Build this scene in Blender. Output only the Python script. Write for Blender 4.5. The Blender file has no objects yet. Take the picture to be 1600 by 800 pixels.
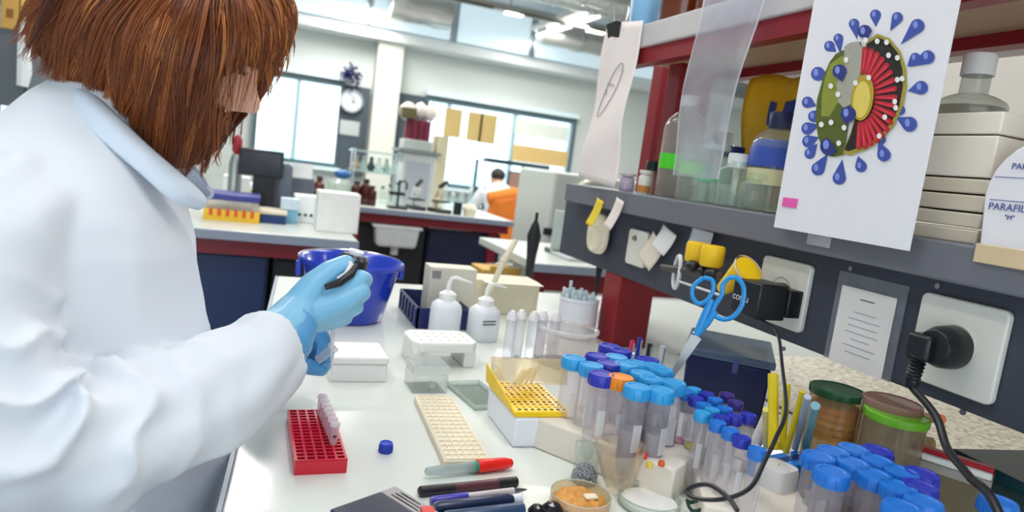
import bpy, bmesh, math, random
import numpy as np
from mathutils import Vector, Matrix, noise
random.seed(7)
PI = math.pi
SC = bpy.context.scene
COL = SC.collection

# ------------------------------------------------------------------ camera
CAMZ = 1.26
RIGHT = Vector((0.93213, -0.33904, 0.12760)); DOWN = Vector((0.07560, -0.16296, -0.98373)); FWD = Vector((0.35432, 0.92661, -0.12627))
CAM = Vector((0, 0, CAMZ))
cd = bpy.data.cameras.new('camera'); cam = bpy.data.objects.new('camera', cd); COL.objects.link(cam)
m = Matrix((( RIGHT.x, -DOWN.x, -FWD.x, 0), (RIGHT.y, -DOWN.y, -FWD.y, 0), (RIGHT.z, -DOWN.z, -FWD.z, CAMZ), (0, 0, 0, 1)))
loc = m.to_translation(); q = m.to_quaternion(); q.normalize()
cam.location = loc; cam.rotation_mode = 'QUATERNION'; cam.rotation_quaternion = q
cd.sensor_width = 36; cd.lens = 24.0; cd.clip_start = 0.02; cd.clip_end = 200
cd.dof.use_dof = True; cd.dof.focus_distance = 0.86; cd.dof.aperture_fstop = 5.0
SC.camera = cam

# ------------------------------------------------------------------ world, lamps, exposure
w = bpy.data.worlds.new('daylight'); SC.world = w; w.use_nodes = True
bgn = w.node_tree.nodes['Background']; bgn.inputs[0].default_value = (0.84, 0.93, 1.0, 1); bgn.inputs[1].default_value = 2.9
SC.view_settings.view_transform = 'Standard'; SC.view_settings.look = 'None'; SC.view_settings.gamma = 1
SC.view_settings.exposure = -0.06
SC.cycles.transparent_max_bounces = 24
SC.cycles.max_bounces = 8
def area(loc, sx, sy, power, col=(1, 1, 1), rot=(0, 0, 0)):
    l = bpy.data.lights.new('ceiling_lamp_light', 'AREA'); l.shape = 'RECTANGLE'; l.size = sx; l.size_y = sy; l.energy = power; l.color = col
    o = bpy.data.objects.new('ceiling_lamp_light', l); o.location = loc; o.rotation_euler = rot; COL.objects.link(o); return o
LAMP_ROWS = [(-0.75, 1.0), (0.5, 0.3), (2.2, 0.7), (-0.2, 2.6), (1.3, 2.4), (0.0, 5.0), (2.4, 5.0), (4.4, 5.0), (1.0, 7.6), (3.2, 7.6)]  # lamp beyond the shelf is unseen, added to light the far worktop
for (lx, ly) in LAMP_ROWS:
    area((lx, ly, 2.94), 0.28, 1.4, 13 if ly < 3 else 60, (1.0, 0.97, 0.93))

# ------------------------------------------------------------------ geometry helpers
def ray(px, py): return (RIGHT * (px - 800) + DOWN * (py - 400) + FWD * 1067.0)
def onZ(px, py, z=0.9): r = ray(px, py); return CAM + r * ((z - CAMZ) / r.z)
def onX(px, py, x): r = ray(px, py); return CAM + r * (x / r.x)
def onY(px, py, y): r = ray(px, py); return CAM + r * (y / r.y)

class G:
    def __init__(s): s.v = []; s.f = []; s.col = []
    def add(s, vs, fs, M=None):
        o = len(s.v)
        s.v += [tuple((M @ Vector(p)) if M else p) for p in vs]
        s.f += [tuple(i + o for i in f) for f in fs]; return s
    def box(s, c, d, M=None, taper=1.0):
        x, y, z = d[0] / 2, d[1] / 2, d[2] / 2; t = taper
        vs = [(-x, -y, -z), (x, -y, -z), (x, y, -z), (-x, y, -z), (-x * t, -y * t, z), (x * t, -y * t, z), (x * t, y * t, z), (-x * t, y * t, z)]
        vs = [(a + c[0], b + c[1], e + c[2]) for a, b, e in vs]
        return s.add(vs, [(0, 3, 2, 1), (4, 5, 6, 7), (0, 1, 5, 4), (1, 2, 6, 5), (2, 3, 7, 6), (3, 0, 4, 7)], M)
    def lathe(s, prof, n=20, c=(0, 0, 0), M=None, cap=(True, True), sq=None):
        vs = []; fs = []
        for (r, z) in prof:
            for k in range(n):
                a = 2 * PI * k / n; ca, sa = math.cos(a), math.sin(a)
                if sq: e = sq; ca = math.copysign(abs(ca) ** e, ca); sa = math.copysign(abs(sa) ** e, sa)
                vs.append((c[0] + r * ca, c[1] + r * sa, c[2] + z))
        for i in range(len(prof) - 1):
            for k in range(n): fs.append((i * n + k, i * n + (k + 1) % n, (i + 1) * n + (k + 1) % n, (i + 1) * n + k))
        if cap[0]: fs.append(tuple(range(n - 1, -1, -1)))
        if cap[1]: fs.append(tuple((len(prof) - 1) * n + k for k in range(n)))
        return s.add(vs, fs, M)
    def cyl(s, r, z0, z1, n=16, c=(0, 0, 0), M=None): return s.lathe([(r, z0), (r, z1)], n, c, M)
    def tube(s, pts, rad, n=8, M=None, cap=True, flat=1.0):
        P = [Vector(p) for p in pts]; m_ = len(P)
        R = rad if isinstance(rad, (list, tuple)) else [rad] * m_
        T = [(P[min(i + 1, m_ - 1)] - P[max(i - 1, 0)]).normalized() for i in range(m_)]
        u = T[0].orthogonal().normalized(); vs = []; fs = []
        for i in range(m_):
            u = (u - T[i] * u.dot(T[i])); u = u.normalized() if u.length > 1e-6 else T[i].orthogonal().normalized()
            w_ = T[i].cross(u)
            for k in range(n):
                a = 2 * PI * k / n; vs.append(tuple(P[i] + u * (R[i] * math.cos(a)) + w_ * (R[i] * math.sin(a) * flat)))
        for i in range(m_ - 1):
            for k in range(n): fs.append((i * n + k, i * n + (k + 1) % n, (i + 1) * n + (k + 1) % n, (i + 1) * n + k))
        if cap: fs.append(tuple(range(n - 1, -1, -1))); fs.append(tuple((m_ - 1) * n + k for k in range(n)))
        return s.add(vs, fs, M)
    def ball(s, c, r, n=16, m_=10, M=None):
        r = r if isinstance(r, (tuple, list)) else (r, r, r)
        vs = [(c[0], c[1], c[2] - r[2])]; fs = []
        for i in range(1, m_):
            p = PI * i / m_ - PI / 2
            for k in range(n):
                a = 2 * PI * k / n; vs.append((c[0] + r[0] * math.cos(p) * math.cos(a), c[1] + r[1] * math.cos(p) * math.sin(a), c[2] + r[2] * math.sin(p)))
        vs.append((c[0], c[1], c[2] + r[2])); t = len(vs) - 1
        for k in range(n):
            fs.append((0, 1 + (k + 1) % n, 1 + k)); fs.append((t, t - n + k, t - n + (k + 1) % n))
        for i in range(m_ - 2):
            for k in range(n):
                a = 1 + i * n; fs.append((a + k, a + (k + 1) % n, a + n + (k + 1) % n, a + n + k))
        return s.add(vs, fs, M)
    def prism(s, poly, z0, z1, M=None):
        n = len(poly); vs = [(x, y, z0) for x, y in poly] + [(x, y, z1) for x, y in poly]
        return s.add(vs, [tuple(range(n - 1, -1, -1)), tuple(range(n, 2 * n))] + [(i, (i + 1) % n, n + (i + 1) % n, n + i) for i in range(n)], M)
    def grid(s, fn, nu, nv, closeu=False):
        vs = [fn(i / (nu if closeu else nu - 1), j / (nv - 1)) for j in range(nv) for i in range(nu)]; fs = []
        for j in range(nv - 1):
            for i in range(nu if closeu else nu - 1):
                a = j * nu + i; b = j * nu + (i + 1) % nu; fs.append((a, b, b + nu, a + nu))
        return s.add([tuple(v) for v in vs], fs)

def frame(o, x, y):   # matrix with local x,y axes given in the world
    x = Vector(x).normalized(); y = Vector(y); z = x.cross(y).normalized(); y = z.cross(x)
    return Matrix(((x.x, y.x, z.x, o[0]), (x.y, y.y, z.y, o[1]), (x.z, y.z, z.z, o[2]), (0, 0, 0, 1)))

def link(name, g, mt, parent=None, loc=None, rz=0, bevel=0, solid=0, subd=0, smooth=True, ang=35, kind=None, label=None):
    me = bpy.data.meshes.new(name); me.from_pydata(g.v, [], g.f); me.materials.append(mt)
    if smooth:
        me.polygons.foreach_set('use_smooth', [True] * len(me.polygons)); me.set_sharp_from_angle(angle=math.radians(ang))
    o = bpy.data.objects.new(name, me); COL.objects.link(o)
    if parent: o.parent = parent
    if loc is not None: o.location = loc
    o.rotation_euler.z = rz
    if solid: md = o.modifiers.new('thick', 'SOLIDIFY'); md.thickness = solid; md.offset = 0
    if bevel: md = o.modifiers.new('bevel', 'BEVEL'); md.width = bevel; md.segments = 2; md.limit_method = 'ANGLE'
    if subd: md = o.modifiers.new('sub', 'SUBSURF'); md.levels = subd; md.render_levels = subd
    if kind: o['kind'] = kind
    if label: o['label'] = label
    return o
def tag(o, label, cat, group=None):
    o['label'] = label; o['category'] = cat
    if group: o['group'] = group
    return o
def thing(name, label, cat, loc=(0, 0, 0), rz=0, group=None):
    o = bpy.data.objects.new(name, None); COL.objects.link(o); o.empty_display_size = .05
    o.location = loc; o.rotation_euler.z = rz; return tag(o, label, cat, group)
def single(name, g, mt, label, cat, group=None, **k): return tag(link(name, g, mt, **k), label, cat, group)
def struct(name, g, mt, **k):
    o = link(name, g, mt, **k)
    if not k.get('parent'): o['kind'] = 'structure'
    return o
def dup(root, loc=None, rz=None, label=None, group=None):
    def cp(o, par):
        c = o.copy(); COL.objects.link(c); c.parent = par
        for ch in kids.get(o.name, []): cp(ch, c)
        return c
    kids = {}
    for o in COL.objects:
        if o.parent: kids.setdefault(o.parent.name, []).append(o)
    r = cp(root, None)
    if loc is not None: r.location = loc
    if rz is not None: r.rotation_euler.z = rz
    if label: r['label'] = label
    if group: r['group'] = group
    return r
def bake(o):
    me = bpy.data.meshes.new_from_object(o.evaluated_get(bpy.context.evaluated_depsgraph_get())); mt = o.data.materials[0]
    bm = bmesh.new(); bm.from_mesh(me); bm.verts.ensure_lookup_table(); seen = set(); best = []
    for v in bm.verts:                      # keep the one outer surface
        if v.index in seen: continue
        st = [v]; seen.add(v.index); isl = []
        while st:
            a = st.pop(); isl.append(a)
            for e in a.link_edges:
                b = e.other_vert(a)
                if b.index not in seen: seen.add(b.index); st.append(b)
        if len(isl) > len(best): best = isl
    keep = set(v.index for v in best); bmesh.ops.delete(bm, geom=[v for v in bm.verts if v.index not in keep], context='VERTS')
    bm.to_mesh(me); bm.free(); me.materials.clear(); me.materials.append(mt); me.polygons.foreach_set('use_smooth', [True] * len(me.polygons)); o.modifiers.clear(); o.data = me; return o
def text(s, size, mt, M, parent=None, name='print', depth=0.0002, ax='LEFT'):
    cu = bpy.data.curves.new('t', 'FONT'); cu.body = s; cu.size = size; cu.extrude = depth; cu.align_x = ax
    ob = bpy.data.objects.new('t', cu); COL.objects.link(ob)
    me = bpy.data.meshes.new_from_object(ob.evaluated_get(bpy.context.evaluated_depsgraph_get()))
    bpy.data.objects.remove(ob); me.name = name; me.transform(M); me.materials.clear(); me.materials.append(mt)
    o = bpy.data.objects.new(name, me); COL.objects.link(o)
    if parent: o.parent = parent
    return o

# ------------------------------------------------------------------ materials
def lin(h):
    h = h.lstrip('#'); c = [int(h[i:i + 2], 16) / 255 for i in (0, 2, 4)]
    return tuple(x / 12.92 if x <= .04045 else ((x + .055) / 1.055) ** 2.4 for x in c)
MC = {}
def mat(hexc, rough=.5, metal=0, var=.08, scale=30, bump=0, bscale=None, spec=.5, trans=0, emit=0, sss=0, coat=0):
    key = ('m', hexc, rough, metal, var, scale, bump, bscale, spec, trans, emit, sss, coat)
    if key in MC: return MC[key]
    m_ = bpy.data.materials.new('mat_' + hexc); m_.use_nodes = True; nt = m_.node_tree; N = nt.nodes; L = nt.links; b = N['Principled BSDF']
    c = lin(hexc)
    tc = N.new('ShaderNodeTexCoord'); no = N.new('ShaderNodeTexNoise'); no.inputs['Scale'].default_value = scale; no.inputs['Detail'].default_value = 4
    L.new(tc.outputs['Object'], no.inputs['Vector'])
    mx = N.new('ShaderNodeMix'); mx.data_type = 'RGBA'
    mx.inputs[6].default_value = (*[x * (1 - var) for x in c], 1); mx.inputs[7].default_value = (*[min(1, x * (1 + var)) for x in c], 1)
    L.new(no.outputs['Fac'], mx.inputs[0]); L.new(mx.outputs[2], b.inputs['Base Color'])
    b.inputs['Roughness'].default_value = rough; b.inputs['Metallic'].default_value = metal; b.inputs['Specular IOR Level'].default_value = spec
    b.inputs['Transmission Weight'].default_value = trans; b.inputs['Coat Weight'].default_value = coat
    if sss: b.inputs['Subsurface Weight'].default_value = sss; b.inputs['Subsurface Radius'].default_value = (.01, .006, .004); b.inputs['Subsurface Scale'].default_value = .5
    if emit: b.inputs['Emission Color'].default_value = (*c, 1); b.inputs['Emission Strength'].default_value = emit
    if bump:
        n2 = N.new('ShaderNodeTexNoise'); n2.inputs['Scale'].default_value = bscale or scale * 4; n2.inputs['Detail'].default_value = 6
        L.new(tc.outputs['Object'], n2.inputs['Vector']); bp = N.new('ShaderNodeBump'); bp.inputs['Strength'].default_value = bump; bp.inputs['Distance'].default_value = .002
        L.new(n2.outputs['Fac'], bp.inputs['Height']); L.new(bp.outputs[0], b.inputs['Normal'])
    MC[key] = m_; return m_
def clear(hexc='#f4fbff', milk=.12, rough=.04, body='#ffffff'):
    """thin clear plastic or glass wall: tinted see-through, a little milky, glossy at grazing angles"""
    key = ('c', hexc, milk, rough, body)
    if key in MC: return MC[key]
    m_ = bpy.data.materials.new('clear_' + hexc); m_.use_nodes = True; nt = m_.node_tree; N = nt.nodes; L = nt.links
    out = N['Material Output']; N.remove(N['Principled BSDF'])
    t = N.new('ShaderNodeBsdfTransparent'); t.inputs[0].default_value = (*lin(hexc), 1)
    d = N.new('ShaderNodeBsdfDiffuse'); d.inputs[0].default_value = (*lin(body), 1)
    tl = N.new('ShaderNodeBsdfTranslucent'); tl.inputs[0].default_value = (*lin(body), 1)
    dm = N.new('ShaderNodeMixShader'); dm.inputs[0].default_value = .5; L.new(d.outputs[0], dm.inputs[1]); L.new(tl.outputs[0], dm.inputs[2])
    no = N.new('ShaderNodeTexNoise'); no.inputs['Scale'].default_value = 18; tc = N.new('ShaderNodeTexCoord'); L.new(tc.outputs['Object'], no.inputs['Vector'])
    mr = N.new('ShaderNodeMapRange'); mr.inputs[3].default_value = milk * .7; mr.inputs[4].default_value = min(1, milk * 1.3); L.new(no.outputs['Fac'], mr.inputs[0])
    m1 = N.new('ShaderNodeMixShader'); L.new(mr.outputs[0], m1.inputs[0]); L.new(t.outputs[0], m1.inputs[1]); L.new(dm.outputs[0], m1.inputs[2])
    g = N.new('ShaderNodeBsdfGlossy'); g.inputs['Roughness'].default_value = rough
    lw = N.new('ShaderNodeLayerWeight'); lw.inputs[0].default_value = .5; pw = N.new('ShaderNodeMath'); pw.operation = 'POWER'; pw.inputs[1].default_value = 3.5; L.new(lw.outputs['Facing'], pw.inputs[0])
    fr = N.new('ShaderNodeMath'); fr.operation = 'MULTIPLY_ADD'; fr.inputs[1].default_value = .55; fr.inputs[2].default_value = .035; L.new(pw.outputs[0], fr.inputs[0])
    m2 = N.new('ShaderNodeMixShader'); L.new(fr.outputs[0], m2.inputs[0]); L.new(m1.outputs[0], m2.inputs[1]); L.new(g.outputs[0], m2.inputs[2])
    L.new(m2.outputs[0], out.inputs[0]); MC[key] = m_; return m_
def speckle(c1, c2, c3, scale=60, rough=.5):
    m_ = bpy.data.materials.new('speckle'); m_.use_nodes = True; nt = m_.node_tree; N = nt.nodes; L = nt.links; b = N['Principled BSDF']
    tc = N.new('ShaderNodeTexCoord'); no = N.new('ShaderNodeTexNoise'); no.inputs['Scale'].default_value = scale; no.inputs['Detail'].default_value = 8
    L.new(tc.outputs['Object'], no.inputs['Vector']); r = N.new('ShaderNodeValToRGB'); e = r.color_ramp.elements
    e[0].position = .35; e[0].color = (*lin(c1), 1); e[1].position = .65; e[1].color = (*lin(c3), 1); x = e.new(.5); x.color = (*lin(c2), 1)
    L.new(no.outputs['Fac'], r.inputs[0]); L.new(r.outputs[0], b.inputs['Base Color']); b.inputs['Roughness'].default_value = rough; return m_
WHITE = mat('#eeeeec', .45, var=.03); OFFW = mat('#e6e2d8', .6, var=.04); BLACK = mat('#16171c', .4); DKGREY = mat('#3c404c', .5, bump=.15)
PAPER = mat('#efe9e6', .8, var=.03, bump=.1, scale=12); RED = mat('#8c1222', .4); BENCHW = mat('#e4e8e2', .16, var=.03, scale=4, spec=.4)
GLASS = clear('#f2fbf8', .03); PLAST = clear('#f4f6fa', .14, .1); MILKY = clear('#eef2fa', .55, .25); CHROME = mat('#c8ccd0', .25, 1); STEELB = mat('#9aa4b4', .5)
NAVY = mat('#10183c', .35)
# ================================================================== SETTING
def bx(x0, x1, y0, y1, z0, z1, g=None): return (g or G()).box(((x0 + x1) / 2, (y0 + y1) / 2, (z0 + z1) / 2), (x1 - x0, y1 - y0, z1 - z0))
struct('floor', bx(-4, 7, -3, 9.3, -.1, 0), mat('#a4a6a8', .35, var=.1, scale=3))
wallm = mat('#d3dad6', .7, var=.03, scale=2)
g = G(); bx(-4, 7, 9, 9.2, 0, .95, g); bx(-4, 7, 9, 9.2, 2.10, 3.3, g); bx(-4, -.12, 9, 9.2, .95, 2.1, g); bx(.9, 1.97, 9, 9.2, .95, 2.1, g); bx(4.13, 7, 9, 9.2, .95, 2.1, g)
struct('wall_far', g, wallm, smooth=False)
struct('wall_left', bx(-4.2, -4, -3, 9.2, 0, 3.3), wallm, smooth=False)
struct('wall_right', bx(7, 7.2, -3, 9.2, 0, 3.3), wallm, smooth=False)
g = G(); bx(-4, 7, -3.2, -3, 0, .05, g); bx(-4, 7, -3.2, -3, 2.4, 3.3, g); bx(1.2, 7, -3.2, -3, .15, 2.4, g)
struct('wall_near', g, wallm, smooth=False)
struct('ceiling', bx(-4.2, 7.2, -3.2, 9.2, 3.3, 3.4), mat('#dbe2e4', .6, var=.05, scale=2), smooth=False)
struct('trim_1', bx(-4, 7, 8.62, 9, 2.60, 2.72), mat('#dfe5e4', .5), smooth=False)          # pale bulkhead under the ceiling
struct('trim_2', bx(-4, 7, 8.56, 8.62, 3.22, 3.3), mat('#b9c4c8', .4), smooth=False)
struct('trim_3', bx(1.25, 1.56, 8.72, 9, 0, 2.62), mat('#d6d8ce', .7), smooth=False)          # column between the windows
FR = mat('#51686e', .4, var=.05); WB = mat('#dff4fa', .5)
def window(name, x0, x1, z0, z1, mull, fm):
    g = G(); t = .05
    bx(x0, x1, 8.94, 9.02, z1 - .07, z1, g); bx(x0, x1, 8.94, 9.02, z0, z0 + t, g); bx(x0, x0 + t, 8.94, 9.02, z0 + t, z1 - .07, g); bx(x1 - t, x1, 8.94, 9.02, z0 + t, z1 - .07, g)
    f = struct(name, g, fm, smooth=False); f['kind'] = 'structure'
    xs = [x0 + t] + mull + [x1 - t]
    for a in mull: link('mullion', bx(a - .025, a + .025, 8.95, 9.01, z0 + t, z1 - .07), mat('#a8c4cc', .4), f, smooth=False)
    for i in range(len(xs) - 1): link('pane', bx(xs[i] + .025, xs[i + 1] - .025, 8.975, 8.985, z0 + t, z1 - .07), clear('#f0fbff', .05), f, smooth=False)
    link('blind_case', bx(x0, x1, 8.88, 8.99, z1, z1 + .06), WB, f, smooth=False)
    link('sill', bx(x0 - .02, x1 + .02, 8.84, 9.0, z0 - .04, z0), WB, f, smooth=False)
window('window_1', -.12, .92, .98, 2.06, [.37], FR)
window('window_2', 1.95, 4.13, .9, 2.06, [2.28, 3.22], FR)
# pale building across the street, seen washed out through the panes
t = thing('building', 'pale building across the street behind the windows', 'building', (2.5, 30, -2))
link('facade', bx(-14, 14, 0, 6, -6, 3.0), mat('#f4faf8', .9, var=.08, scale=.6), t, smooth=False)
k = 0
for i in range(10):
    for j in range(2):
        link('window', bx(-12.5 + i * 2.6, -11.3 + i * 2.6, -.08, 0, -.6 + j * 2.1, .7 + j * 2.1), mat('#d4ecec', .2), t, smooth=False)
# dark boards either side of the column
t = thing('notice_board', 'dark grey board between the left window and the column', 'board', (1.07, 8.93, 0))
link('panel', bx(-.16, .16, -.02, .02, .9, 2.02), mat('#47535c', .7), t, smooth=False)
t = thing('notice_board', 'dark grey panel right of the column beside the wide window', 'board', (1.77, 8.93, 0))
link('panel', bx(-.19, .17, -.02, .02, .9, 2.03), mat('#3d4c54', .7), t, smooth=False)
# clock
c = onY(549, 158, 8.88); t = thing('wall_clock', 'round silver wall clock on the dark board beside the left window', 'clock', c)
MY = Matrix.Rotation(PI / 2, 4, 'X')
link('dial', G().cyl(.125, 0, .02, 28, M=MY), mat('#d4dce2', .4), t); link('rim', G().lathe([(.125, 0), (.145, .0), (.145, .035), (.125, .035)], 28, M=MY, cap=(False, False)), CHROME, t)
link('hand', G().box((.02, -.03, .03), (.008, .004, .09)), BLACK, t); link('hand', G().box((.025, -.03, -.005), (.06, .004, .008)), BLACK, t)
c = onY(546, 200, 8.9); single('notice', bx(-.12, .12, -.004, .004, -.09, .09), mat('#b9bfbe', .8), 'grey paper notice pinned below the silver wall clock', 'paper', loc=c)
# tinsel decoration
g = G(); 
for i in range(60):
    a = Vector((random.gauss(0, .05), random.gauss(0, .03), random.gauss(0, .055))); b = a + Vector((random.uniform(-.05, .05), random.uniform(-.04, .04), random.uniform(-.05, .05)))
    g.tube([a, b], .016, 4)
single('tinsel_bunch', g, mat('#231f56', .35), 'dark purple tinsel bunch hung above the wall clock', 'decoration', loc=onY(550, 118, 8.8), kind=None)
# window papers
for (x0, y0, x1, y1, hx, la) in ((697, 168, 718, 216, '#b9a268', 'tan paper sheet, the left one of three on the wide window'), (733, 174, 750, 222, '#b9a268', 'tan paper sheet in the middle of three on the wide window'),
        (752, 177, 772, 226, '#b9a268', 'tan paper sheet, right one of three on the wide window'), (803, 225, 884, 262, '#d8b878', 'wide orange tan sheet low on the right window pane'), (806, 186, 886, 222, '#dfe6dc', 'pale pastel sheet high on the right window pane')):
    a = onY(x0, y0, 8.9); b = onY(x1, y1, 8.9)
    single('window_paper', bx(-abs(b.x - a.x) / 2, abs(b.x - a.x) / 2, -.004, .004, -abs(b.z - a.z) / 2, abs(b.z - a.z) / 2), mat(hx, .8, var=.12, scale=6), la, 'paper', loc=((a.x + b.x) / 2, 8.9, (a.z + b.z) / 2))
# ceiling services: foil ducts, pale blue panels with added glow, lamp rail, lamps
foil = mat('#c9cbc6', .3, .8, bump=1.0, bscale=9, var=.2, scale=5)
def duct(x0, x1, y, z, r, la, seg=.5):
    t = thing('foil_duct', la, 'duct', (x0, y, z)); L = x1 - x0; n = int(L / .12)
    prof = [(r * (1 + .04 * math.sin(i * 1.9) + random.uniform(-.03, .03)), i * L / n) for i in range(n + 1)]
    link('foil_skin', G().lathe(prof, 22, M=Matrix.Rotation(PI / 2, 4, 'Y')), foil, t, ang=60)
    for i in range(1, int(L / seg)): link('clamp_band', G().lathe([(r * 1.07, i * seg), (r * 1.07, i * seg + .04)], 22, M=Matrix.Rotation(PI / 2, 4, 'Y')), CHROME, t)
duct(1.25, 1.95, 8.15, 2.98, .22, 'short crinkled foil duct stub above the column', .4)
duct(3.1, 5.4, 8.1, 2.98, .17, 'crinkled silver foil duct above the right window')
duct(-.3, 6.5, 6.9, 3.12, .13, 'long silver foil duct crossing in front of the pale blue panels')
duct(1.2, 6.5, 6.1, 2.98, .12, 'slim silver duct running closest to the reagent shelf')
for i in range(5):
    t = thing('glow_panel', 'pale blue ceiling panel number %d counted from the column' % i if 0 else ['pale blue ceiling panel left of the column', 'pale blue ceiling panel right of the foil duct stub', 'pale blue ceiling panel over the wide window', 'pale blue ceiling panel over the clipped paper', 'pale blue ceiling panel far right behind the shelf'][i], 'ceiling panel', (.55 + i * 1.05, 8.58, 2.98))
    link('panel', bx(-.48, .48, -.015, .01, -.25, .22), mat('#d7ebf5', .4, emit=.55), t, smooth=False)  # emission put into the panels to brighten the ceiling
    for s in (-1, 1): link('panel_frame', bx(s * .495 - .015, s * .495 + .015, -.03, .02, -.25, .24), CHROME, t, smooth=False)
for i, (lx, ly) in enumerate(LAMP_ROWS):
    t = thing('ceiling_lamp', 'long fluorescent ceiling lamp', 'lamp', (lx, ly, 3.02), 0, 'fluorescent ceiling lamps')
    link('housing', bx(-.16, .16, -.75, .75, -.02, .03), WHITE, t, smooth=False)
    for s in (-1, 1): link('tube_light', G().tube([(s * .08, -.7, -.03), (s * .08, .7, -.03)], .014, 8), mat('#ffffff', .5, emit=6), t)
t = thing('lamp_rail', 'long metal lamp rail below the ceiling ducts', 'rail', (0, 7.3, 2.92))
link('rail', bx(.2, 4.8, -.05, .05, 0, .05), mat('#b8b6ac', .3, 1), t, smooth=False)
for i in range(4): link('slot', bx(.7 + i * .9, 1.3 + i * .9, -.052, .0, -.004, .02), mat('#5a5648', .5), t, smooth=False)
for i in range(3): link('tube_light', bx(1.35 + i * 1.0, 1.55 + i * 1.0, -.04, .04, -.02, 0), mat('#ffffff', .5, emit=3), t, smooth=False)
for i in range(5): link('hanger', G().tube([(.4 + i * 1.0, 0, .05), (.4 + i * 1.0, 0, .38)], .008, 6), CHROME, t)

# ================================================================== BACK OF THE ROOM
BEDGE = mat('#8e99ac', .4); RTRIM = mat('#7a0f20', .4); DARK = mat('#14161f', .5); CREAM = mat('#e5dcc4', .5); BGW = mat('#e9ecec', .5)
def bench(name, label, x0, x1, y0, y1, legs, edge_h=.036, red=.06, cab=None):
    t = thing(name, label, 'bench', (x0, y0, 0)); W = x1 - x0; D = y1 - y0
    link('worktop', bx(0, W, 0, D, .9 - edge_h, .9), mat('#d3d8d2', .25, var=.04), t, bevel=.004, smooth=False)
    link('edge_strip', bx(-.004, W + .004, -.006, 0, .9 - edge_h, .897), BEDGE, t, smooth=False)
    link('rail', bx(.02, W - .02, .03, .07, .9 - edge_h - red, .9 - edge_h), RTRIM, t, smooth=False)
    link('rail', bx(W - .06, W - .02, .07, D - .03, .9 - edge_h - red, .9 - edge_h), RTRIM, t, smooth=False)
    for (lx, ly) in legs: link('leg', bx(lx - .03, lx + .03, ly - .03, ly + .03, 0, .9 - edge_h - red), RTRIM, t, smooth=False)
    if cab:
        for (a, b, h0, h1, mm) in cab:
            cbt = link('cabinet', bx(a, b, .12, D - .05, h0, h1), mm, t, smooth=False)
            link('door', bx(a + .01, b - .01, .10, .12, h0 + .01, h1 - .01), mm, cbt, smooth=False)
    return t
bench('side_bench', 'grey edged laboratory bench with red rail behind the woman', -1.8, .385, 2.72, 4.15, [(1.55, .1), (.1, .1), (2.1, .9)], cab=[(1.5, 1.86, .05, .795, mat('#16305e', .4)), (1.88, 2.14, .05, .79, mat('#12141c', .5)), (.2, .7, .1, .74, mat('#16305e', .4))])
bench('back_bench', 'long back bench with red rail in front of the windows', .5, 1.66, 4.4, 5.2, [(.1, .1), (1.05, .1), (.1, .7), (1.05, .7)], cab=[(.12, .58, .0, .79, mat('#12141c', .5)), (.6, 1.12, .0, .79, NAVY)])
bench('corner_bench', 'grey topped red railed bench standing right of the yellow bin', 1.055, 2.6, 2.50, 3.25, [(.06, .1), (1.4, .1), (.06, .65)], red=.08)
# white sink tub under back bench
c = onY(612, 360, 4.6); t = thing('sink_tub', 'white plastic tub hanging under the back bench', 'tub', (c.x, 4.44, .66)); t.scale.y = .5
link('bowl', G().box((0, 0, .06), (.26, .2, .13), taper=1.12), mat('#d6d9d8', .5), t, bevel=.02); link('rim', bx(-.16, .16, -.12, .12, .12, .135), BGW, t, smooth=False); link('drain', G().cyl(.025, -.06, 0, 10), mat('#c8c8c4', .5), t)

def place(px0, px1, py, y_or=None): # width and base centre of an item standing on a 0.9 m top
    a = onZ(px0, py); b = onZ(px1, py); return (a + b) / 2, abs(b.x - a.x)
def cbox(name, label, cat, px0, px1, pytop, pybase, z=.9, dep=None, m1=BGW, lid=None, lidm=None, loc=None, extra=None, body='body'):
    a = onZ(px0, pybase, z); b = onZ(px1, pybase, z); W = (b - a).length; dist = (a - CAM).dot(FWD); H = (pybase - pytop) / 1067 * dist
    W = W * .95; dep = dep or W; c = (a + b) / 2; t = thing(name, label, cat, (c.x, c.y + dep / 2, z))
    lh = lid or 0
    link(body, bx(-W / 2, W / 2, -dep / 2, dep / 2, 0, H - lh), m1, t, bevel=.004)
    if lid: link('lid', bx(-W / 2 - .004, W / 2 + .004, -dep / 2 - .004, dep / 2 + .004, H - lh, H), lidm, t, bevel=.004)
    return t, W, dep, H
# items on the side bench
t, W, D, H = cbox('tip_box', 'clear tip box with blue lid in a yellow tray on the side bench', 'box', 325, 395, 303, 346, m1=clear('#f4f0e4', .5), lid=.025, lidm=mat('#343a8c', .4))
link('tray', bx(-W / 2 - .006, W / 2 + .006, -D / 2 - .006, D / 2 + .006, 0, .045), mat('#f0c022', .4), t, smooth=False)
for i in range(6): link('sticker', bx(-W / 2 + .015 + i * W / 6.4, -W / 2 + .028 + i * W / 6.4, -D / 2 - .009, -D / 2 - .006, .02, .05), mat('#d8502a', .5), t, smooth=False)
cbox('storage_box', 'low navy box with cream lid beside the yellow tray', 'box', 397, 441, 328, 349, lid=.018, lidm=CREAM, m1=mat('#1c3a72', .5))
cbox('glove_carton', 'light blue and white carton between navy box and white boxes', 'box', 440, 461, 310, 349, m1=mat('#7fb9d6', .5), lid=.05, lidm=mat('#c9dbe6', .5))
t, W, D, H = cbox('carton', 'white carton with a row of dark dots on the side bench', 'box', 462, 500, 306, 349, m1=BGW)
for i in range(4): link('dot', bx(-W / 2 + .02 + i * .025, -W / 2 + .032 + i * .025, -D / 2 - .002, -D / 2, .03, .042), DARK, t, smooth=False)
cbox('foam_box', 'tall plain white box at the corner of the side bench', 'box', 498, 552, 300, 364, m1=mat('#f1f1ee', .6), dep=.13)
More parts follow.
